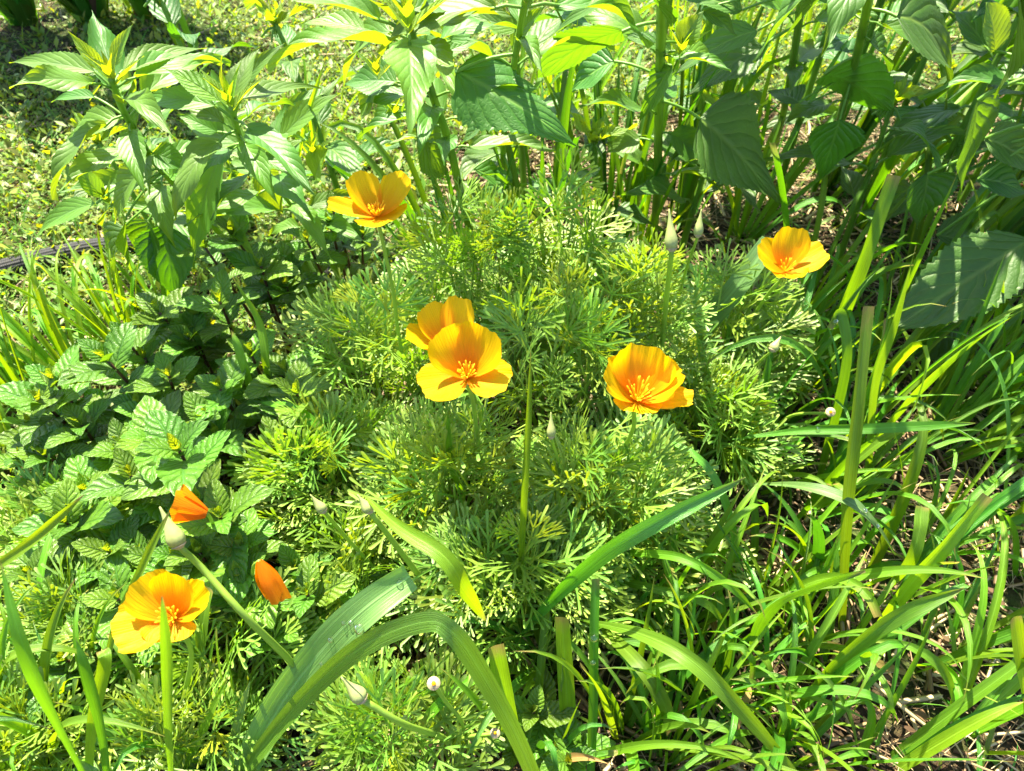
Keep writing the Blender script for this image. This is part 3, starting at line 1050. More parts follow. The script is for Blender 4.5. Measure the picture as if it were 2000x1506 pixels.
def mint_plant(label, sprigs):
    sprigs = list(sprigs) + [(s_[0] + rnd(-65, 65), s_[1] + rnd(-50, 50), max(.03, s_[2] - rnd(.0, .03)), s_[3] * rnd(.7, 1.0)) for s_ in sprigs]
    tops = [W(s_[0], s_[1], s_[2] + .03) for s_ in sprigs]
    ft = sum(tops, V((0, 0, 0))) / len(tops)
    ft = V((ft.x + .015, ft.y + .02, 0))
    root = thing('mint_plant', label, 'plant', ft, 'mint plants left of the poppies')
    for top, s_ in zip(tops, sprigs):
        size = s_[3] * 1.06
        off = top - ft
        b = V((off.x * .45, off.y * .45, 0))
        mid = V((off.x * .7, off.y * .7, off.z * .55)) + V((rnd(-.01, .01), rnd(-.01, .01), 0))
        P = [bez(b, mid, off, q / 9) for q in range(10)]
        st = MB()
        tube(st, P, [.0024 - .0009 * q / 9 for q in range(10)], 6)
        so_ = link('stem', st.mesh('stem', M['stem_purple']), root)
        axis = (P[-1] - P[-2]).normalized()
        a0 = rnd(0, 6.28) if len(s_) < 5 else s_[4]
        nodes = [(0.0, .40, .9), (.004, .66, .5), (.013, 1.0, .22), (.030, .98, .10), (.055, .85, .0)]
        for k, (back, sc, el) in enumerate(nodes):
            p = off - axis * back * size
            if p.z < .01: continue
            for q in (0, math.pi):
                a = a0 + k * math.pi / 2 + q + rnd(-.25, .25)
                h_ = V((math.cos(a), math.sin(a), 0))
                e = el + rnd(-.18, .22)
                d = h_ * math.cos(e) + V((0, 0, 1)) * math.sin(e) + axis * .15
                up = V((rnd(-.2, .2), rnd(-.2, .2), 1)) - h_ * math.sin(e)
                mesh = random.choice(MT) if k == 0 else random.choice(ML)
                s2 = size * sc * rnd(.85, 1.12) * (2.0 if k == 0 else 1.0)
                place(mesh, 'leaf', so_, p, d, up, s2)


MINT = [
    ('large mint plant whose top leaves stand over the closed poppy', [(350, 880, .175, 1.20, 2.2), (255, 930, .135, 1.0), (430, 1010, .15, 1.05, .4)]),
    ('mint plant with dark purple stems at the left edge of the mint bed', [(105, 745, .125, 1.1), (160, 830, .10, 1.0), (60, 830, .09, .95)]),
    ('mint plant with one big upright silvery leaf beside the sunny grass', [(205, 700, .135, 1.2, 1.2), (330, 735, .12, 1.0), (270, 790, .10, .95)]),
    ('mint plant at the back of the mint bed under the tall leafy stalks', [(310, 610, .13, 1.1), (430, 590, .14, 1.1), (370, 660, .11, 1.0)]),
    ('mint plant with bronze stems behind the first yellow grass blades', [(455, 455, .17, 1.0), (510, 520, .15, 1.0), (560, 560, .12, 1.0)]),
    ('mint plant in the middle of the mint bed', [(430, 760, .13, 1.1), (300, 850, .11, 1.0), (400, 820, .12, 1.05)]),
    ('mint plant against the left side of the poppy mound', [(580, 770, .15, 1.1), (490, 690, .13, 1.0), (540, 870, .11, 1.0)]),
    ('mint plant with pale leaf tips low in front of the purple-stemmed one', [(90, 890, .085, 1.0), (165, 960, .085, 1.1), (240, 870, .09, 1.0)]),
    ('mint plant with a long pale leaf near the thin slanting grass blade', [(130, 1020, .10, 1.25, .2), (215, 1080, .10, 1.0), (60, 1120, .08, .9)]),
    ('shaded mint plant under the closed poppy', [(390, 1080, .12, 1.1), (300, 1090, .10, 1.0), (470, 1070, .12, 1.0)]),
    ('dark mint plant round the rolled-up poppy', [(600, 1160, .10, 1.0), (540, 1230, .08, .95), (470, 1130, .11, 1.0), (680, 1120, .08, .85)]),
    ('mint plant under the left of the lowest flower', [(130, 1290, .08, 1.0), (230, 1170, .10, 1.0), (190, 1230, .07, 1.0)]),
    ('small young mint plant in the shade of the front grass blades', [(1040, 1390, .06, .8), (1110, 1490, .05, .8)]),
    ('mint plant sprouting between the tall stalks at the back', [(600, 470, .15, .95), (650, 410, .16, .95)]),
]
for a in MINT: mint_plant(*a)


# more of the same plants rising behind and to the right, each with its own stalk and leaf pairs
def sage_leaf_mesh(seed, L=.10, Wd=.038, droop=.4, prof='lance', mat='sage', fold=.3):
    m_ = MB()
    n = 25
    P = []
    for i in range(n):
        s = i / (n - 1)
        a = -droop * s * 1.6
        P.append(V((0, L * (s - .12 * droop * s * s), L * (-droop * .55 * s * s + .06 * math.sin(s * 3)))))
    random.seed(seed)
    rows, uvs = leaf_rows(P, (0, 0, 1), Wd, prof, 9, fold, teeth=1, tooth=.04, corr=.0004, wave=.0045, twist=random.uniform(-.6, .6))
    m_.grid(rows, uvs)
    m_.cur = 1
    tube(m_, [V((0, -.02, -.003)), V((0, -.008, .001)), V((0, .004, .0))], .0014, 5, cap=False)
    return m_.mesh('leaf', [M[mat], M['stem']])


SL = [sage_leaf_mesh(400 + i, rng.uniform(.085, .115), rng.uniform(.034, .05), rng.uniform(.2, 1.0), ('lance', 'heart')[i % 2], 'sage_big', rng.uniform(.1, .35)) for i in range(6)]
ST = [sage_leaf_mesh(420 + i, .05, .017, rng.uniform(-.3, .1), 'lance', 'sage_tip', .5) for i in range(3)]
SS = [sage_leaf_mesh(440 + i, rng.uniform(.075, .10), rng.uniform(.028, .036), rng.uniform(-.1, .7), 'lance', 'sage', rng.uniform(.2, .55)) for i in range(6)]
random.seed(11)


# ------------------------------------------------------------------ tall leafy plants (hero leaves read off the photograph)
UPC = V((0, -.45, 1))      # a leaf's upper face looks up and a little to the viewer


def tall_plant(label, stem, leaves, tips, r0=.0045, r1=.0028, mat='sage', sides=6, group='tall leafy plants behind the poppies', extra=0, ex0=.35, exs=1.0, wf=1.25):
    """stem: [(u, v, z) ...] from the ground up; leaves: (bu, bv, bz, tu, tv, tz, wpx, options)"""
    S = [W(*p) if not isinstance(p, V) else p for p in stem]
    ft = V((S[0].x, S[0].y, 0))
    root = thing('leafy_plant', label, 'plant', ft, group)
    C = catmull([ft] + S[1:] if S[0].z > 0 else S, 28)
    st = MB()
    tube(st, C, [r0 + (r1 - r0) * k / 27 for k in range(28)], sides)
    link('stem', st.mesh('stem', M['stem'], ft), root)
    for lf in leaves:
        bu, bv, bz, tu, tv, tz, wpx = lf[:7]
        op = lf[7] if len(lf) > 7 else {}
        B, T_ = W(bu, bv, bz), W(tu, tv, tz)
        up = V(op.get('up', UPC)) + V((rnd(-.2, .2), rnd(-.2, .2), 0))
        near = min(C, key=lambda q: (q - B).length)
        m_ = MB()
        Lf = (B - T_).length
        add_leaf(m_, B, T_, up, px(wpx * wf, B.lerp(T_, .4)), op.get('arch', .14), 41, petiole=near, pr=.0013 if wpx < 80 else .0017,
                 prof=op.get('prof', 'lance'), nt=11, fold=op.get('fold', .30), teeth=1, tooth=.04, corr=.010 * px(wpx, B), nv=8, kv=2.6, wave=.05 * px(wpx, B), uptip=op.get('uptip', 0))
        o = link('leaf', m_.mesh('leaf', [M[op.get('mat', mat)], M['stem']], ft), root)
        if op.get('label'): o['label'] = op['label']
    a0 = rnd(0, 6.28)
    for i in range(extra):                          # smaller leaves all along the stalk
        f = ex0 + (.97 - ex0) * (i // 2) / max(1, extra // 2 - 1)
        q = C[min(27, int(f * 27))]
        a = a0 + (i // 2) * math.pi / 2 + (i % 2) * math.pi + rnd(-.4, .4)
        e = rnd(-.25, .55)
        d = V((math.cos(a) * math.cos(e), math.sin(a) * math.cos(e), math.sin(e)))
        s_ = exs * rnd(.6, 1.05)
        place(random.choice(SS), 'leaf', root, q - ft + d * .022 * s_, d, (rnd(-.3, .3), rnd(-.5, .1), 1), s_)
    for (u, v, z, k) in tips:                       # tuft of young leaves at a growing tip
        p = W(u, v, z)
        L0 = px(70 * k, p)
        for i in range(7):
            a = i * 2.399 + rnd(0, .4)
            e = .35 + .9 * i / 7
            d = V((math.cos(a) * math.cos(e), math.sin(a) * math.cos(e), math.sin(e) * 1.1))
            L = L0 * (1.15 - .10 * i)
            m_ = MB()
            up = V((-math.cos(a) * .8, -math.sin(a) * .8, 1))
            add_leaf(m_, p - V((0, 0, .012)) + V((0, 0, .002 * i)), p + d * L, up, L * rnd(.30, .40), rnd(-.02, .10), 21, prof='lance', nt=7, fold=.5, teeth=1, tooth=.05, corr=L * .012, wave=L * .015)
            o = link('leaf', m_.mesh('leaf', [M['sage_tip'], M['stem']], ft), root)
    return root


# left hand pair
tall_plant('left-most tall leafy plant, leaning left over the lawn with a bright yellow-green tip',
    [(560, 600, 0), (470, 500, .08), (352, 372, .22), (301, 315, .28), (245, 224, .365), (217, 154, .42)],
    [(185, 140, .415, 18, 123, .40, 44, {'arch': .10}), (240, 138, .415, 405, 95, .41, 46, {'arch': .16}),
     (205, 140, .42, 132, 60, .45, 24, {'mat': 'sage_tip'}), (222, 128, .42, 259, 47, .45, 28),
     (232, 232, .36, 118, 300, .33, 62, {'arch': .16}), (185, 190, .37, 100, 200, .355, 26), (255, 178, .38, 250, 130, .40, 24),
     (277, 205, .36, 274, 290, .31, 50, {'arch': .22}), (250, 305, .30, 147, 322, .28, 34), (275, 335, .30, 226, 437, .24, 58, {'arch': .2}),
     (200, 385, .25, 140, 312, .29, 32), (188, 398, .25, 62, 474, .19, 40, {'arch': .2}), (246, 425, .23, 258, 530, .14, 66, {'arch': .2}),
     (300, 300, .30, 372, 330, .28, 50), (330, 345, .26, 420, 300, .28, 44), (215, 405, .24, 200, 445, .2, 44), (350, 400, .2, 300, 470, .15, 50), (240, 445, .20, 228, 552, .12, 70, {'mat': 'sage_big', 'arch': .2}), (325, 440, .19, 345, 592, .09, 96, {'mat': 'sage_big', 'arch': .2}), (290, 430, .20, 300, 540, .12, 70, {'mat': 'sage_big', 'arch': .2})],
    [(215, 140, .425, 1.0), (270, 300, .30, .7), (208, 385, .25, .7), (165, 175, .36, .6)], extra=22)
tall_plant('second tall leafy plant from the left, with one very long drooping leaf',
    [(690, 600, 0), (640, 500, .09), (560, 385, .22), (480, 290, .32), (452, 212, .40)],
    [(430, 198, .40, 318, 132, .42, 46, {'mat': 'sage_tip', 'arch': .1}), (420, 207, .39, 262, 203, .375, 46, {'arch': .18}), (457, 190, .405, 508, 92, .43, 44),
     (470, 195, .40, 628, 172, .38, 48, {'arch': .14}), (472, 168, .40, 556, 84, .43, 30), (440, 185, .41, 434, 108, .45, 20, {'mat': 'sage_tip'}),
     (482, 293, .32, 350, 236, .335, 60, {'arch': .2}), (425, 258, .345, 344, 224, .36, 34), (437, 293, .325, 378, 526, .15, 104, {'arch': .20, 'mat': 'sage', 'fold': .2}),
     (545, 275, .31, 668, 182, .36, 50, {'arch': .2}), (520, 330, .27, 600, 270, .30, 46), (505, 330, .26, 555, 420, .2, 50), (590, 470, .14, 578, 592, .06, 84, {'prof': 'ovate', 'arch': .2, 'fold': .15, 'mat': 'sage_big', 'label': 'dull leaf with a yellowing tip'}),
     (615, 350, .25, 640, 290, .29, 60, {'prof': 'ovate'}), (455, 330, .27, 470, 440, .17, 70, {'arch': .2}), (560, 400, .19, 480, 400, .17, 50)],
    [(448, 190, .41, 1.1), (305, 170, .35, .8), (610, 290, .28, .7), (520, 280, .31, .6)], extra=24)
tall_plant('tall leafy plant behind the highest poppy, with a glowing yellow tip and silvery hanging leaf',
    [(960, 560, 0), (915, 440, .12), (880, 290, .28), (850, 200, .36), (812, 90, .46), (795, 40, .50)],
    [(762, 62, .47, 668, 196, .38, 66, {'arch': .30}), (800, 45, .49, 905, 15, .48, 46, {'mat': 'sage_tip'}), (770, 40, .49, 700, -10, .52, 44), (805, 20, .50, 960, 45, .46, 60, {'arch': .3}),
     (715, 60, .46, 588, 46, .46, 46, {'arch': .14}), (810, 70, .47, 850, -30, .52, 40), (775, 160, .385, 668, 165, .37, 66, {'arch': .15}), (740, 165, .38, 702, 240, .33, 70, {'arch': .2}),
     (845, 130, .41, 785, 218, .345, 60, {'mat': 'sage_big', 'arch': .12, 'fold': .15}), (835, 60, .45, 875, 100, .42, 44), (850, 115, .42, 935, 80, .43, 40), (880, 80, .44, 920, 20, .46, 60),
     (812, 250, .315, 868, 342, .245, 92, {'prof': 'ovate', 'mat': 'sage_big', 'fold': .1, 'arch': .12}), (795, 205, .34, 825, 262, .29, 50, {'mat': 'sage_big'}), (765, 205, .34, 722, 258, .3, 40), (780, 110, .43, 740, 75, .45, 50, {'mat': 'sage_tip'})],
    [(795, 30, .505, 1.4), (845, 120, .415, .8), (770, 215, .335, .7), (735, 130, .40, .7)], r0=.0058, extra=22)
tall_plant('tall leafy plant with one huge half-lit leaf spread towards the poppies',
    [(1010, 520, 0), (985, 380, .14), (985, 250, .28), (1005, 120, .40), (1030, -20, .52)],
    [(893, 140, .40, 1126, 285, .345, 165, {'prof': 'heart', 'mat': 'sage_big', 'fold': -.22, 'arch': .10, 'up': (.05, -.45, 1)}), (925, 330, .22, 1012, 378, .17, 60, {'mat': 'sage_big'}), (1000, 350, .21, 930, 400, .16, 70, {'mat': 'sage_big'}),
     (1000, 90, .42, 1065, 10, .46, 50), (1010, 60, .44, 900, 30, .45, 50), (950, 240, .30, 890, 300, .25, 60, {'mat': 'sage_big'})],
    [(1030, -20, .52, 1.0)], extra=6, ex0=.75, exs=1.0, wf=1.0)
tall_plant('tall leafy plant with a thick square stalk standing upright behind the buds',
    [(1275, 480, 0), (1283, 380, .12), (1286, 250, .25), (1290, 100, .38), (1296, -60, .52)],
    [(1215, 62, .43, 1050, 154, .365, 104, {'mat': 'sage_big', 'up': (0, .8, .6), 'fold': .15, 'prof': 'ovate', 'label': 'leaf seen from below, glowing yellow-green'}), (1368, 232, .285, 1520, 398, .19, 172, {'prof': 'heart', 'mat': 'sage_big', 'fold': .12, 'arch': .12, 'label': 'broad leaf with insect-bitten edge'}),
     (1312, 128, .36, 1248, 242, .28, 62, {'mat': 'sage_big'}), (1230, -30, .50, 1060, 86, .45, 54, {'arch': .1}), (1200, -50, .52, 1310, 52, .46, 112, {'prof': 'ovate', 'mat': 'sage_big'}),
     (1310, 100, .38, 1210, 70, .39, 46, {'mat': 'sage_big'}), (1200, 120, .34, 1110, 185, .29, 84, {'mat': 'sage_big', 'arch': .2}), (1310, 260, .24, 1370, 318, .2, 66, {'prof': 'ovate'}), (1250, 270, .22, 1180, 300, .2, 50), (1300, 320, .17, 1240, 370, .12, 50, {'mat': 'sage_big'}),
     (1340, 100, .38, 1400, 130, .36, 56), (1330, 85, .39, 1375, 20, .42, 50)],
    [(1330, 90, .39, .8), (1296, -60, .52, 1.0)], r0=.0058, r1=.0045, sides=4, extra=8, wf=1.1)
tall_plant('tall leafy plant whose big dark leaf hangs before the strap leaves at the right',
    [(1615, 330, 0), (1640, 235, .20), (1675, 100, .34), (1700, -20, .45), (1715, -100, .52)],
    [(1752, 32, .42, 1850, 214, .29, 146, {'prof': 'heart', 'mat': 'sage_big', 'arch': .34, 'fold': .2}), (1700, 80, .37, 1735, 140, .33, 70, {'mat': 'sage_big', 'prof': 'ovate'}), (1610, 145, .31, 1742, 218, .25, 108, {'prof': 'ovate', 'mat': 'sage_big', 'up': (0, .75, .5)}),
     (1640, 234, .255, 1600, 352, .17, 92, {'prof': 'heart', 'mat': 'sage_big', 'arch': .12}), (1560, 200, .27, 1500, 180, .26, 60, {'mat': 'sage_big'}), (1545, 220, .24, 1615, 225, .22, 46, {'mat': 'sage_big'}), (1690, -20, .46, 1600, 30, .43, 60, {'mat': 'sage_big'})],
    [(1715, -100, .52, 1.0)], r0=.005, r1=.004, extra=6, wf=1.15)
tall_plant('tall leafy plant crossing its stalks at the top behind the square-stalked one',
    [(1500, 330, 0), (1530, 220, .18), (1555, 80, .33), (1570, -60, .46)],
    [(1600, -40, .46, 1472, 122, .38, 92, {'mat': 'sage_big', 'arch': .08, 'up': (-.3, .2, 1)}), (1650, -50, .46, 1535, 75, .4, 100, {'mat': 'sage_big', 'arch': .1, 'up': (-.2, .3, 1)}), (1480, 60, .37, 1310, 150, .32, 60, {'mat': 'sage_big', 'arch': .2}), (1490, 90, .34, 1340, 190, .28, 84, {'mat': 'sage_big', 'arch': .16}),
     (1450, 20, .40, 1300, -10, .41, 60, {'mat': 'sage_big'}), (1370, 20, .40, 1440, 70, .37, 60, {'mat': 'sage_big'})],
    [(1570, -60, .46, 1.0)], r0=.005, r1=.004, extra=8, wf=1.15)
tall_plant('tall leafy plant nearest on the right, its large leaves dark in the shade',
    [(2140, 560, 0), (2100, 420, .14), (2040, 250, .32), (2010, 100, .42), (2000, -60, .52)],
    [(1910, 196, .36, 1868, 392, .24, 124, {'prof': 'heart', 'mat': 'sage_big', 'arch': .10, 'fold': .12}), (1990, -20, .50, 1945, 192, .39, 110, {'mat': 'sage_big', 'arch': .12}), (1943, 100, .40, 1925, 5, .44, 66, {'mat': 'sage', 'prof': 'ovate'}),
     (1812, 340, .24, 1790, 446, .17, 104, {'prof': 'heart', 'mat': 'sage_big', 'arch': .12}), (2010, 468, .22, 1748, 640, .14, 130, {'mat': 'sage_big', 'prof': 'ovate', 'arch': .08, 'fold': .1}), (1910, 350, .26, 2010, 380, .23, 70, {'mat': 'sage_big'}), (1925, 270, .3, 2030, 340, .26, 90, {'mat': 'sage_big'}), (1870, 640, .06, 1770, 690, .04, 86, {'mat': 'sage_big', 'prof': 'ovate'}),
     (1830, 460, .16, 1940, 500, .12, 90, {'mat': 'sage_big', 'prof': 'ovate'}), (2060, 100, .45, 2020, 260, .36, 120, {'mat': 'sage_big', 'prof': 'heart'})],
    [(2000, -60, .52, 1.0)], r0=.006, r1=.0045, extra=6, exs=1.3, wf=1.15)


def leafy_filler(label, x, y, h, lean, group, big=1.0, z0=.10):
    root = thing('leafy_plant', label, 'plant', (x, y, 0), group)
    top = V((lean[0], lean[1], h))
    C = [bez(V((0, 0, 0)), V((lean[0] * .3, lean[1] * .3, h * .6)), top, q / 15) for q in range(16)]
    st = MB()
    tube(st, C, [.0055 - .0028 * q / 15 for q in range(16)], 4)
    link('stem', st.mesh('stem', M['stem']), root)
    k = 0
    z = z0
    a0 = rnd(0, 6.28)
    while z < h - .02:
        f = z / h
        p = bez(V((0, 0, 0)), V((lean[0] * .3, lean[1] * .3, h * .6)), top, f)
        for q in (0, math.pi):
            a = a0 + k * math.pi / 2 + q + rnd(-.3, .3)
            hv = V((math.cos(a), math.sin(a), 0))
            e = rnd(-.15, .35) + .4 * f
            d = hv * math.cos(e) + V((0, 0, math.sin(e)))
            s_ = big * rnd(.8, 1.15) * (1.0 if f < .7 else 1.35 - .5 * f)
            place(random.choice(SL), 'leaf', root, p + d * .022 * s_, d, (rnd(-.2, .2), rnd(-.2, .2), 1), s_)
            if random.random() < .4:
                place(random.choice(ST), 'leaf', root, p, d + V((0, 0, .8)), -hv * .6 + V((0, 0, 1)), rnd(.5, .8))
        z += rnd(.045, .065)
        k += 1
    for i in range(7):
        a = i * 2.399
        hv = V((math.cos(a), math.sin(a), 0))
        e = .4 + .15 * i
        place(random.choice(ST), 'leaf', root, top - V((0, 0, .01)), hv * math.cos(e) + V((0, 0, math.sin(e))), -hv * math.sin(e) + V((0, 0, 1)), 1.15 - .09 * i)


FILL = [
    ('leafy plant rising at the top between the glowing tip and the huge leaf', .02, 1.02, .56, (-.05, .0)),
    ('leafy plant rising behind the square-stalked one', .28, 1.08, .80, (.03, .03)),
    ('leafy plant standing far back behind the crossing stalks', .50, 1.10, .84, (.04, .02)),
    ('leafy plant at the back of the right side, its top above the strap leaves', .70, 1.02, .84, (.03, -.02)),
    ('leafy plant at the right edge, shading the grass', .78, .72, .74, (.0, -.03)),
    ('leafy plant just outside the right edge next to the nearest large leaves', .66, .50, .58, (.06, .02)),
    ('leafy plant low at the back under the broad bitten leaf', .24, .88, .24, (.02, .0)),
    ('leafy plant low at the back behind the upright poppy buds', .12, .86, .22, (-.02, .0)),
    ('leafy plant low beneath the hanging dark leaf', .46, .86, .26, (.0, .02)),
    ('leafy plant low behind the second stalk from the left', -.24, .94, .32, (-.05, .02)),
    ('leafy plant low behind the left-most stalk', -.40, .98, .34, (-.04, .02)),
    ('leafy plant beyond the right edge behind the shaded corner', .92, .90, .70, (.0, .0)),
    ('leafy plant between the two nearest stalks at the right, shading the grass below', .58, .92, .80, (.02, -.02)),
    ('leafy plant behind the right corner with its leaves overhanging the strap leaves', .74, .88, .70, (.0, -.04)),
    ('low leafy plant at the back left of the bed beside the hose', -.48, .86, .22, (-.03, .0)),
]
for (lb, x, y, h, ln) in FILL: leafy_filler(lb, x, y, h, ln, 'tall leafy plants behind the poppies', 1.25 if h > .5 else 1.0)
for (lb, x, y, h, ln) in [  # added to shade the top right: leaves start above the view
    ('added shade plant with only its bare stalk in view, left of the crossing stalks', .19, 1.00, .76, (.02, .0)),
    ('added shade plant with only its bare stalk in view, right of the crossing stalks', .40, 1.00, .82, (.02, .0)),
    ('added shade plant with only its bare stalk in view, behind the hanging dark leaf', .55, 1.02, .86, (.02, .0)),
    ('added shade plant with only its bare stalk in view, before the top right strap leaves', .74, .98, .84, (.02, .0)),
]: leafy_filler(lb, x, y, h, ln, 'tall leafy plants behind the poppies', 1.5, .40)


# ------------------------------------------------------------------ strap-leaved plants (behind) and shrub foot (far left)
def strap_plant(label, x, y, n, L, wd, lean, mat='strap', spread=.35, name='strap_leaf_plant', group='strap-leaved plants behind the tall stalks'):
    root = thing(name, label, 'plant', (x, y, 0), group)
    for i in range(n):
        a = rnd(0, 6.28)
        b = V((math.cos(a), math.sin(a), 0)) * rnd(0, .03)
        d = (V((lean[0], lean[1], 1)) + V((math.cos(a), math.sin(a), 0)) * rnd(.05, spread)).normalized()
        LL = L * rnd(.6, 1.1)
        P = [b]
        g = rnd(.2, 1.3)
        for k in range(13):
            s = k / 13
            dd = (d - V((0, 0, 1)) * g * s * s * 1.2).normalized()
            P.append(P[-1] + dd * LL / 13)
        m_ = MB()
        up = V((-math.cos(a), -math.sin(a), .5)) + V((rnd(-.6, .6), rnd(-.6, .6), 0))
        rows, uvs = leaf_rows(P, up, wd * rnd(.7, 1.15), random.choice(['blade', 'blade', 'cut']), 5, .45)
        m_.grid(rows, uvs)
        link('blade', m_.mesh('blade', M[mat]), root)


for (lb, x, y, n, L, w_, ln, mt_) in [
    ('clump of dark strap leaves under the huge half-lit leaf', .04, .82, 16, .36, .011, (-.05, .1), 'strap'),
    ('clump of dark strap leaves left of the square stalk', .14, .90, 16, .40, .012, (.0, .1), 'strap'),
    ('clump of strap leaves behind the highest poppy', -.06, .78, 12, .34, .011, (-.15, .05), 'strap'),
    ('clump of strap leaves between the square stalk and the bitten leaf', .26, .98, 15, .40, .012, (.1, .1), 'strap'),
    ('clump of strap leaves at the top, leaning right', .50, 1.05, 14, .46, .016, (.40, .1), 'strap'),
    ('clump of sunlit strap leaves behind the hanging dark leaf', .66, 1.12, 18, .55, .019, (.40, .1), 'blade'),
    ('clump of strap leaves in the top right corner', .84, .98, 18, .55, .020, (.35, .0), 'strap'),
    ('clump of strap leaves near the right edge behind the large shaded leaves', .60, .80, 14, .36, .016, (.45, .05), 'strap'),
    ('clump of thin pale strap leaves in the sun at the back of the bed', .08, 1.26, 16, .32, .008, (.05, .05), 'blade_yellow'),
    ('clump of thin strap leaves at the back, right of the glowing tip', .30, 1.34, 16, .36, .009, (.1, .0), 'blade_yellow'),
    ('clump of thin strap leaves at the back behind the crossing stalks', .52, 1.34, 16, .36, .009, (.2, .0), 'blade_yellow'),
]:
    strap_plant(lb, x, y, n, L, w_, ln, mt_)

for (lb, u, v, n, L, w_) in [('broad-leaved shrub at the far left corner of the lawn with brown stalks', 55, 50, 16, .5, .05),
                             ('broad-leaved shrub on the far lawn right of the corner one', 190, 48, 14, .5, .045),
                             ('broad-leaved shrub on the far lawn, a dark arching leaf on its right', 285, 40, 12, .45, .045)]:
    p = W(u, v, 0)
    strap_plant(lb, p.x, p.y, n, L, w_, (0, -.1), 'strap', .6, 'broad_leaved_shrub', 'dark shrubs along the far side of the lawn')
    root = [o_ for o_ in bpy.data.objects if o_.get('label') == lb][0]
    m_ = MB()
    a = rnd(0, 6)
    tube(m_, [V((0, 0, 0)), V((.02, .01, .2)), V((.03, .02, .45)), V((.0, .03, .8))], [.022, .018, .016, .012], 9)
    link('stalk', m_.mesh('stalk', M['bark']), root)
    for i in range(10):
        a = rnd(0, 6.28); zz = rnd(.25, .8)
        d = V((math.cos(a), math.sin(a), rnd(-.2, .5)))
        place(random.choice(SL), 'leaf', root, V((.02, .015, zz)), d, (0, 0, 1), rnd(1.6, 2.4))
p = W(378, 120, 0)
strap_plant('yellow-streaked strap leaf standing alone on the far lawn', p.x, p.y, 2, .26, .03, (-.1, 0), 'blade_yellow', .1, 'strap_leaf_plant')

# ------------------------------------------------------------------ grass blades read off the photograph
def blade(label, pts, wpx, mat='blade', prof='blade', fold=.35, up=(0, -.5, 1), twist=0.0, name='grass_blade', group=None):  # each object is one grass blade, not a whole shoot
    P = catmull([W(*p) for p in pts], 34)
    mid = P[len(P) // 2]
    m_ = MB()
    rows, uvs = leaf_rows(P, up, px(wpx * .82, mid), prof, 7, fold, twist=twist + rnd(-.5, .5), wave=px(wpx, mid) * .06, transport=True)
    m_.grid(rows, uvs)
    o = link(name, m_.mesh(name, M[mat], P[0]), None, P[0])
    tag(o, label, 'grass blade', group or 'single broad grass blades')
    return o


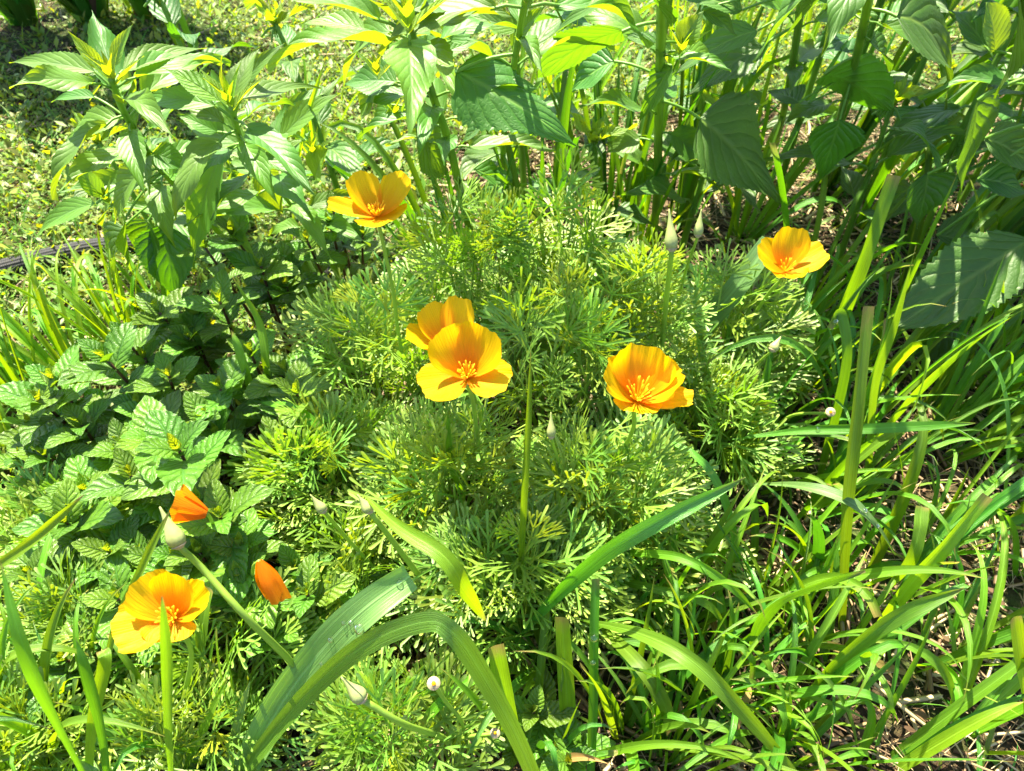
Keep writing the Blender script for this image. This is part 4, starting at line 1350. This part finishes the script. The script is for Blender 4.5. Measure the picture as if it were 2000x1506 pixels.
BL = [
    ('widest grass blade, arching over the front of the bed and bending back down', [(440, 1560, .03), (560, 1400, .14), (690, 1275, .24), (820, 1216, .285), (885, 1236, .285), (950, 1330, .24), (1010, 1440, .18), (1060, 1560, .08)], 55, 'blade_light', 'cut', .14),
    ('pale silvery grass blade with water drops, ending under the feathery leaves', [(450, 1560, .03), (540, 1390, .12), (630, 1270, .18), (710, 1190, .215), (800, 1125, .22)], 86, 'blade_pale', 'cut', .18),
    ('long grass blade slanting from the front of the mound up to the right', [(1010, 1250, .06), (1090, 1160, .16), (1190, 1075, .24), (1320, 1000, .28), (1455, 932, .28)], 48, 'blade_light', 'taper2', .3),
    ('grass blade dropping down to the right across the front of the mound', [(712, 968, .235), (780, 1030, .26), (865, 1085, .265), (908, 1148, .24), (950, 1215, .17)], 46, 'blade_yellow', 'taper2', .3),
    ('thin upright grass blade in front of the touching flowers', [(1015, 1150, .10), (1022, 1000, .22), (1030, 850, .29), (1037, 672, .355)], 21, 'blade', 'blade', .6),
    ('tall upright grass blade with a blunt tip in the shaded grass', [(1640, 1240, .0), (1652, 1000, .17), (1672, 800, .26), (1695, 598, .33)], 36, 'blade', 'cut', .5),
    ('tall grass blade leaning right behind the blunt-tipped one', [(1690, 940, .02), (1705, 760, .16), (1740, 640, .23), (1790, 480, .31)], 34, 'blade', 'blade', .4),
    ('grass blade lying almost level across the shaded grass', [(1430, 858, .12), (1560, 842, .165), (1680, 838, .19), (1800, 832, .20), (1905, 826, .20)], 26, 'blade', 'taper2', .25),
    ('long grass blade rising to the right edge', [(1690, 880, .03), (1785, 770, .15), (1880, 680, .22), (2030, 585, .28)], 32, 'blade', 'blade', .35),
    ('old wide pale grass leaf lying between the mound and the shaded flower', [(1300, 720, .08), (1370, 640, .14), (1440, 560, .19), (1505, 470, .23)], 56, 'blade_pale', 'cut', .12),
    ('blunt wide grass blade, sunlit, right of the shaded flower', [(1610, 720, .02), (1650, 600, .14), (1700, 470, .22), (1745, 342, .28)], 42, 'blade_yellow', 'cut', .25),
    ('grass blade with a rolled-over top holding a drop', [(1600, 930, .02), (1632, 800, .13), (1652, 690, .20), (1640, 612, .235), (1618, 640, .225)], 30, 'blade', 'cut', .35),
    ('narrow grass blade crossing in front of the lowest flower', [(338, 1560, .12), (330, 1430, .24), (328, 1290, .33), (316, 1165, .39)], 30, 'blade', 'taper2', .3),
    ('grass blade rising past the left of the lowest flower to the fat bud', [(185, 1420, .03), (222, 1240, .20), (275, 1120, .28), (330, 1000, .33)], 28, 'blade', 'taper2', .3),
    ('grass blade at the lower left corner, curving left', [(190, 1560, .08), (110, 1400, .24), (45, 1260, .31), (0, 1090, .35)], 44, 'blade', 'blade', .3),
    ('thin slanting grass blade over the feathery leaves at the left edge', [(-40, 1130, .22), (60, 1060, .26), (165, 965, .30)], 30, 'blade_yellow', 'blade', .5),
    ('short broad blade left of the narrow one at the bottom', [(215, 1560, .06), (200, 1420, .2), (170, 1310, .26), (148, 1245, .28)], 38, 'blade', 'blade', .3),
    ('pale blunt blade at the bottom beside the narrow one', [(172, 1560, .05), (180, 1430, .17), (205, 1300, .24), (200, 1270, .245)], 34, 'blade_yellow', 'cut', .2),
    ('dark blade standing behind the lowest flower', [(350, 1400, .02), (385, 1290, .10), (400, 1200, .15), (412, 1150, .17)], 36, 'blade', 'cut', .2),
    ('short blade with a brown tip right of the narrow one', [(360, 1500, .05), (400, 1420, .10), (445, 1322, .16)], 26, 'blade', 'blade', .2),
    ('pale upright blade near the bottom left beside the brown-tipped one', [(440, 1510, .03), (465, 1420, .09), (488, 1330, .14)], 28, 'blade_pale', 'blade', .4),
    ('wide blade sweeping down to the right out of the arching leaf', [(1130, 1210, .13), (1250, 1238, .19), (1350, 1290, .21), (1450, 1390, .18), (1580, 1540, .08)], 44, 'blade', 'taper2', .3),
    ('bent blade folded over at its middle in the grass on the right', [(1462, 1290, .06), (1482, 1220, .13), (1520, 1172, .175), (1600, 1142, .18), (1690, 1115, .17)], 50, 'blade', 'taper2', .25),
    ('long blade pointing to the right edge above the straw', [(1550, 1390, .03), (1640, 1290, .11), (1760, 1200, .16), (1882, 1148, .18)], 46, 'blade', 'taper2', .3),
    ('broad cut-off blade standing in front of the straw', [(1735, 1150, .08), (1775, 1095, .14), (1795, 1040, .165), (1800, 990, .175)], 40, 'blade', 'cut', .2),
    ('sunlit blunt blade leaning right beside the broad cut-off one', [(1690, 1260, .02), (1780, 1140, .12), (1850, 1060, .165), (1928, 968, .20)], 42, 'blade_yellow', 'cut', .25),
    ('pale blade with drops curving down over the shaded grass', [(1460, 945, .10), (1560, 950, .17), (1650, 975, .185), (1705, 1020, .17), (1748, 1085, .13)], 34, 'blade_pale', 'taper2', .3),
    ('upright blade cut off square near the right edge', [(2010, 1420, .03), (1998, 1330, .11), (1980, 1205, .18)], 38, 'blade_yellow', 'cut', .3),
    ('blunt blade standing in the front under the arching leaf', [(1010, 1480, .03), (990, 1390, .11), (968, 1260, .19)], 46, 'blade_yellow', 'cut', .2),
    ('blunt sunlit blade standing in the front grass', [(1115, 1480, .02), (1108, 1370, .10), (1098, 1205, .18)], 40, 'blade_yellow', 'cut', .2),
    ('narrow vertical blade with shining drops in the front grass', [(1150, 1560, .02), (1158, 1400, .10), (1160, 1250, .17), (1164, 1130, .21)], 26, 'blade', 'cut', .5),
    ('pale upright blade between dark mint and poppy leaves at the left', [(530, 810, .08), (524, 720, .16), (508, 630, .20), (455, 540, .235)], 30, 'blade_yellow', 'taper2', .3),
    ('second pale upright blade left of the first', [(520, 860, .06), (495, 770, .14), (470, 690, .18), (452, 645, .195)], 24, 'blade_yellow', 'taper2', .3),
    ('short wide pale blade pointing right into the mound', [(505, 785, .15), (560, 795, .175), (605, 820, .175), (640, 850, .16)], 28, 'blade_yellow', 'taper2', .3),
    ('long bright blade standing behind the second leafy plant', [(570, 480, .08), (585, 330, .24), (600, 240, .32), (640, 100, .43)], 24, 'blade_yellow', 'blade', .4),
    ('dark upright blade near the hose', [(255, 640, .03), (230, 590, .1), (205, 510, .16), (190, 440, .2)], 26, 'blade', 'blade', .4),
    ('small blade in the dark gap at the middle of the mound', [(900, 960, .12), (880, 890, .20), (875, 800, .25)], 20, 'blade', 'blade', .4),
    ('bent yellowing blade on the straw', [(1510, 1240, .02), (1620, 1260, .035), (1700, 1290, .03), (1800, 1325, .015)], 22, 'blade_dry', 'taper2', .2),
    ('dry yellow leaf lying beneath the front grass on the right', [(1380, 1170, .03), (1400, 1240, .035), (1415, 1300, .02)], 18, 'blade_dry', 'taper2', .2),
    ('dry tan blade standing under the front grass', [(1400, 1506, .02), (1445, 1400, .07), (1470, 1330, .08)], 20, 'blade_dry', 'taper2', .2),
    ('shaded blade drooping right of the vertical dripping one', [(1180, 1230, .10), (1250, 1300, .13), (1295, 1370, .11), (1310, 1430, .07)], 36, 'blade', 'cut', .25),
    ('thin blade arching out of the right edge of the mound', [(1230, 1080, .12), (1330, 1090, .17), (1420, 1140, .16), (1480, 1200, .12)], 24, 'blade', 'blade', .3),
    ('blade lying along the dark bottom of the mound', [(1180, 1130, .08), (1280, 1150, .11), (1380, 1180, .11), (1420, 1230, .08)], 22, 'blade', 'blade', .3),
]
for a in BL: blade(*a)


# sunny grass at the left, behind the mint
def tuft(label, u, v, n, L, wd, lean, mat='blade', spread=.55, droop=1.0, z0=.16, cut=.08, group='grass tufts in the bed'):
    """z0 unused for placing: (u, v) is the tuft's foot on the ground"""
    p = W(u, v, 0)
    root = thing('grass_tuft', label, 'grass', p, group)
    for i in range(n):
        a = rnd(0, 6.28)
        b = V((math.cos(a), math.sin(a), 0)) * rnd(0, .02)
        d = (V((lean[0], lean[1], 1)) + V((math.cos(a), math.sin(a), 0)) * rnd(.1, spread)).normalized()
        LL = L * rnd(.55, 1.15)
        g = droop * rnd(.3, 1.6)
        P = [b]
        for k in range(15):
            s = k / 15
            dd = (d - V((0, 0, 1)) * g * s * s * 1.4).normalized()
            q = P[-1] + dd * LL / 15
            q.z = max(q.z, .003)
            P.append(q)
        hv = V((d.x, d.y, 0))
        up = V((0, 0, 1)) - hv.normalized() * .6 + V((rnd(-.5, .5), rnd(-.5, .5), 0))
        m_ = MB()
        rows, uvs = leaf_rows(P, up, wd * rnd(.6, 1.2), 'cut' if random.random() < cut else 'blade', 5, rnd(.2, .6), twist=rnd(-.8, .8))
        m_.grid(rows, uvs)
        mm = mat
        q_ = random.random()
        if mat == 'blade': mm = 'blade_yellow' if q_ < .16 else 'blade_dry' if q_ < .165 else 'blade_light' if q_ < .4 else mat
        o = link('blade', m_.mesh('blade', M[mm]), root)


TU = [
    ('sunny yellow-green grass tuft at the left edge below the hose', 60, 800, 26, .20, .0065, (-.35, .25), 'blade_yellow'),
    ('sunny yellow-green grass tuft between the hose and the mint', 150, 760, 28, .22, .007, (-.45, .3), 'blade_yellow'),
    ('sunny yellow-green grass tuft behind the silvery mint leaf', 250, 690, 24, .19, .0062, (-.3, .3), 'blade_yellow'),
    ('sunny grass tuft under the left-most leafy plant', 330, 640, 14, .18, .0065, (-.2, .2), 'blade_yellow'),
    ('yellow-green grass tuft low at the left edge', 20, 900, 20, .14, .006, (-.3, .1), 'blade_yellow'),
    ('shaded grass tuft behind the shaded flower', 1560, 640, 12, 0.317, 0.0099, (.15, .1), 'blade'),
    ('shaded grass tuft under the large dark leaves at the right', 1760, 600, 14, 0.342, 0.0106, (.35, .15), 'blade'),
    ('shaded grass tuft in the middle of the right side', 1640, 860, 14, 0.293, 0.0099, (.05, .1), 'blade'),
    ('shaded grass tuft at the right edge', 1900, 760, 12, 0.293, 0.0099, (.2, .1), 'blade'),
    ('grass tuft between the mound and the blunt blade', 1500, 850, 12, 0.244, 0.0091, (.1, .0), 'blade'),
    ('grass tuft below the level blade', 1560, 1010, 12, 0.220, 0.0091, (.1, .0), 'blade'),
    ('grass tuft around the broad cut-off blade', 1720, 1160, 7, 0.244, 0.0106, (.1, .1), 'blade'),
    ('grass tuft at the front of the straw patch', 1600, 1330, 8, 0.220, 0.0099, (-.1, .1), 'blade'),
    ('grass tuft in the bottom right corner', 1880, 1440, 7, 0.207, 0.0114, (.2, .1), 'blade'),
    ('grass tuft at the bottom under the sweeping blade', 1400, 1400, 14, 0.207, 0.0099, (-.1, .0), 'blade'),
    ('grass tuft at the bottom in the middle', 1220, 1440, 14, 0.220, 0.0091, (.05, .0), 'blade'),
    ('grass tuft right of the front of the mound', 1300, 1250, 14, 0.220, 0.0084, (.2, -.05), 'blade'),
    ('grass tuft under the seed heads at the bottom', 1040, 1500, 10, 0.207, 0.0091, (-.05, 0), 'blade'),
    ('grass tuft at the bottom left corner', 90, 1500, 10, 0.244, 0.0106, (-.1, .1), 'blade'),
    ('grass tuft left of the bottom centre', 470, 1490, 8, 0.171, 0.0091, (-.1, 0), 'blade'),
    ('grass tuft under the bitten broad leaf', 1440, 480, 14, 0.317, 0.0099, (.15, .1), 'blade'),
    ('grass tuft behind the back right of the mound', 1250, 500, 12, 0.293, 0.0091, (.1, .1), 'blade'),
    ('grass tuft behind the tall dark stalks at the right', 1680, 450, 14, 0.342, 0.0106, (.4, .1), 'blade'),
    ('grass tuft near the right edge below the big dark leaf', 1960, 900, 12, 0.268, 0.0099, (.3, .0), 'blade'),
    ('grass tuft at the right edge above the cut-off blade', 1990, 1130, 5, 0.220, 0.0106, (.1, .1), 'blade'),
    ('sunny grass tuft on the lawn behind the leafy plants', 620, 330, 14, .18, .008, (.0, .2), 'blade_yellow'),
    ('sunny grass tuft at the back, between the highest poppy and the huge leaf', 1000, 330, 14, .24, .009, (.1, .2), 'blade_yellow'),
    ('sunny grass tuft at the top behind the square stalk', 1150, 200, 14, .28, .010, (.1, .2), 'blade_yellow'),
    ('grass tuft at the top behind the crossing stalks', 1420, 220, 14, 0.342, 0.0084, (.2, .2), 'blade_yellow'),
    ('grass tuft in the shaded corner behind the nearest leafy plant', 1900, 520, 14, 0.317, 0.0106, (.4, .1), 'blade'),
]
TU += [
    ('tuft of thin grass between the mound and the level blade', 1400, 900, 22, .20, .0055, (.1, .05), 'blade'),
    ('tuft of thin grass behind the level blade', 1560, 780, 22, .24, .0055, (.15, .1), 'blade'),
    ('tuft of thin grass behind the drop-covered pale blade', 1640, 980, 22, .22, .006, (.1, .1), 'blade'),
    ('tuft of thin grass near the end of the level blade', 1800, 820, 22, .24, .006, (.25, .1), 'blade'),
    ('tuft of thin grass at the right edge beneath the large shaded leaf', 1930, 820, 22, .24, .006, (.2, .1), 'blade'),
    ('tuft of thin grass below the front of the mound', 1180, 1260, 22, .18, .0055, (.1, .0), 'blade'),
    ('tuft of thin grass in the middle of the front grass', 1340, 1340, 22, .19, .006, (.1, .05), 'blade'),
    ('tuft of thin grass at the bottom edge right of the middle', 1300, 1500, 22, .18, .006, (.05, .05), 'blade'),
    ('tuft of thin grass left of the straw patch', 1540, 1260, 22, .19, .006, (.05, .1), 'blade'),
    ('tuft of thin grass at the bottom edge under the sweeping blade', 1530, 1500, 20, .17, .006, (.1, .05), 'blade'),
    ('tuft of thin grass growing in the straw near the right edge', 1860, 1270, 16, .15, .005, (.2, .1), 'blade'),
    ('tuft of thin grass above the straw patch', 1800, 1090, 18, .19, .0055, (.2, .1), 'blade'),
    ('tuft of thin grass at the bottom left behind the wide blades', 160, 1440, 20, .20, .006, (.0, .1), 'blade_yellow'),
    ('tuft of thin grass at the bottom left corner', 40, 1510, 20, .20, .006, (-.05, .1), 'blade'),
    ('tuft of thin grass at the bottom left of the arching leaf', 400, 1480, 16, .15, .005, (.0, .05), 'blade'),
    ('grass tuft at the very bottom of the left edge', 20, 1420, 12, .20, .010, (-.05, .1), 'blade'),
    ('grass tuft at the bottom beside the short broad blade', 240, 1500, 10, .17, .010, (.0, .1), 'blade'),
    ('shaded grass tuft right of the two upright buds', 1480, 740, 12, 0.244, 0.0084, (.15, .1), 'blade'),
    ('shaded grass tuft behind the rolled-over blade', 1700, 740, 14, 0.293, 0.0091, (.25, .1), 'blade'),
    ('shaded grass tuft between the level blade and the right edge', 1820, 900, 13, 0.244, 0.0091, (.2, .0), 'blade'),
    ('shaded grass tuft left of the level blade', 1450, 960, 14, .17, .010, (.1, -.1), 'blade'),
    ('grass tuft under the bent blade', 1480, 1180, 14, 0.207, 0.0091, (.05, .0), 'blade'),
    ('grass tuft in front of the bent blade', 1500, 1420, 14, 0.195, 0.0091, (.0, .0), 'blade'),
    ('grass tuft left of the dripping blade', 1080, 1300, 12, 0.195, 0.0084, (.0, .0), 'blade'),
    ('grass tuft on the straw beside the long pointing blade', 1780, 1300, 5, 0.171, 0.0084, (.2, .1), 'blade'),
    ('grass tuft at the bottom edge under the straw patch', 1700, 1500, 8, 0.207, 0.0099, (.1, .1), 'blade'),
    ('grass tuft along the right edge above the straw', 1980, 1010, 8, 0.220, 0.0084, (.1, .0), 'blade'),
    ('grass tuft under the blunt upright blade', 1610, 1150, 12, .16, .010, (-.1, .0), 'blade'),
]
for a in TU: tuft(*a)


# ------------------------------------------------------------------ water drops resting on the blades
def drop_mesh():
    m_ = MB()
    rows, uvs = [], []
    for i in range(9):
        th = math.pi * i / 8
        rows.append([V((math.sin(th) * math.cos(2 * math.pi * j / 14), math.sin(th) * math.sin(2 * math.pi * j / 14), math.cos(th) * .72)) for j in range(14)])
        uvs.append([(i / 8, j / 14) for j in range(14)])
    m_.grid(rows, uvs, closed=True)
    return m_.mesh('water_drop', M['water'])


DM = drop_mesh()
dg = bpy.context.evaluated_depsgraph_get()
dg.update()
for (u, v, d_, lb) in [(703, 1228, 22, 'largest water drop on the pale silvery blade'), (686, 1216, 11, 'small water drop beside the largest one on the pale blade'), (672, 1216, 9, 'tiny water drop left of the pair on the pale blade'),
                       (646, 1249, 12, 'water drop on the pale blade below the others'), (779, 1138, 14, 'water drop at the upper end of the pale blade'), (628, 1296, 8, 'tiny lowest water drop on the pale blade'),
                       (1160, 1245, 18, 'shining water drop on the narrow vertical blade'), (1158, 1292, 14, 'lower shining water drop on the narrow vertical blade'), (1688, 998, 12, 'water drop on the curving pale blade at the right'), (1712, 1028, 11, 'lower water drop on the curving pale blade at the right'),
                       (1630, 628, 13, 'water drop on the rolled-over blade'), (1598, 838, 9, 'water drop on the level blade')]:
    dr = ray(u, v).normalized()
    ok, hit, nr, idx, ob, mx = SC.ray_cast(dg, V((0, 0, H)), dr)
    if not ok or not ob.name.startswith('grass_blade'): continue
    if nr.dot(dr) > 0: nr = -nr
    o = link('water_drop', DM, None, hit + nr * px(d_, hit) * .18)
    o.rotation_euler = nr.to_track_quat('Z', 'Y').to_euler()
    s_ = px(d_, hit) * .5
    o.scale = (s_, s_, s_)
    tag(o, lb, 'water drop', 'water drops on the grass blades')
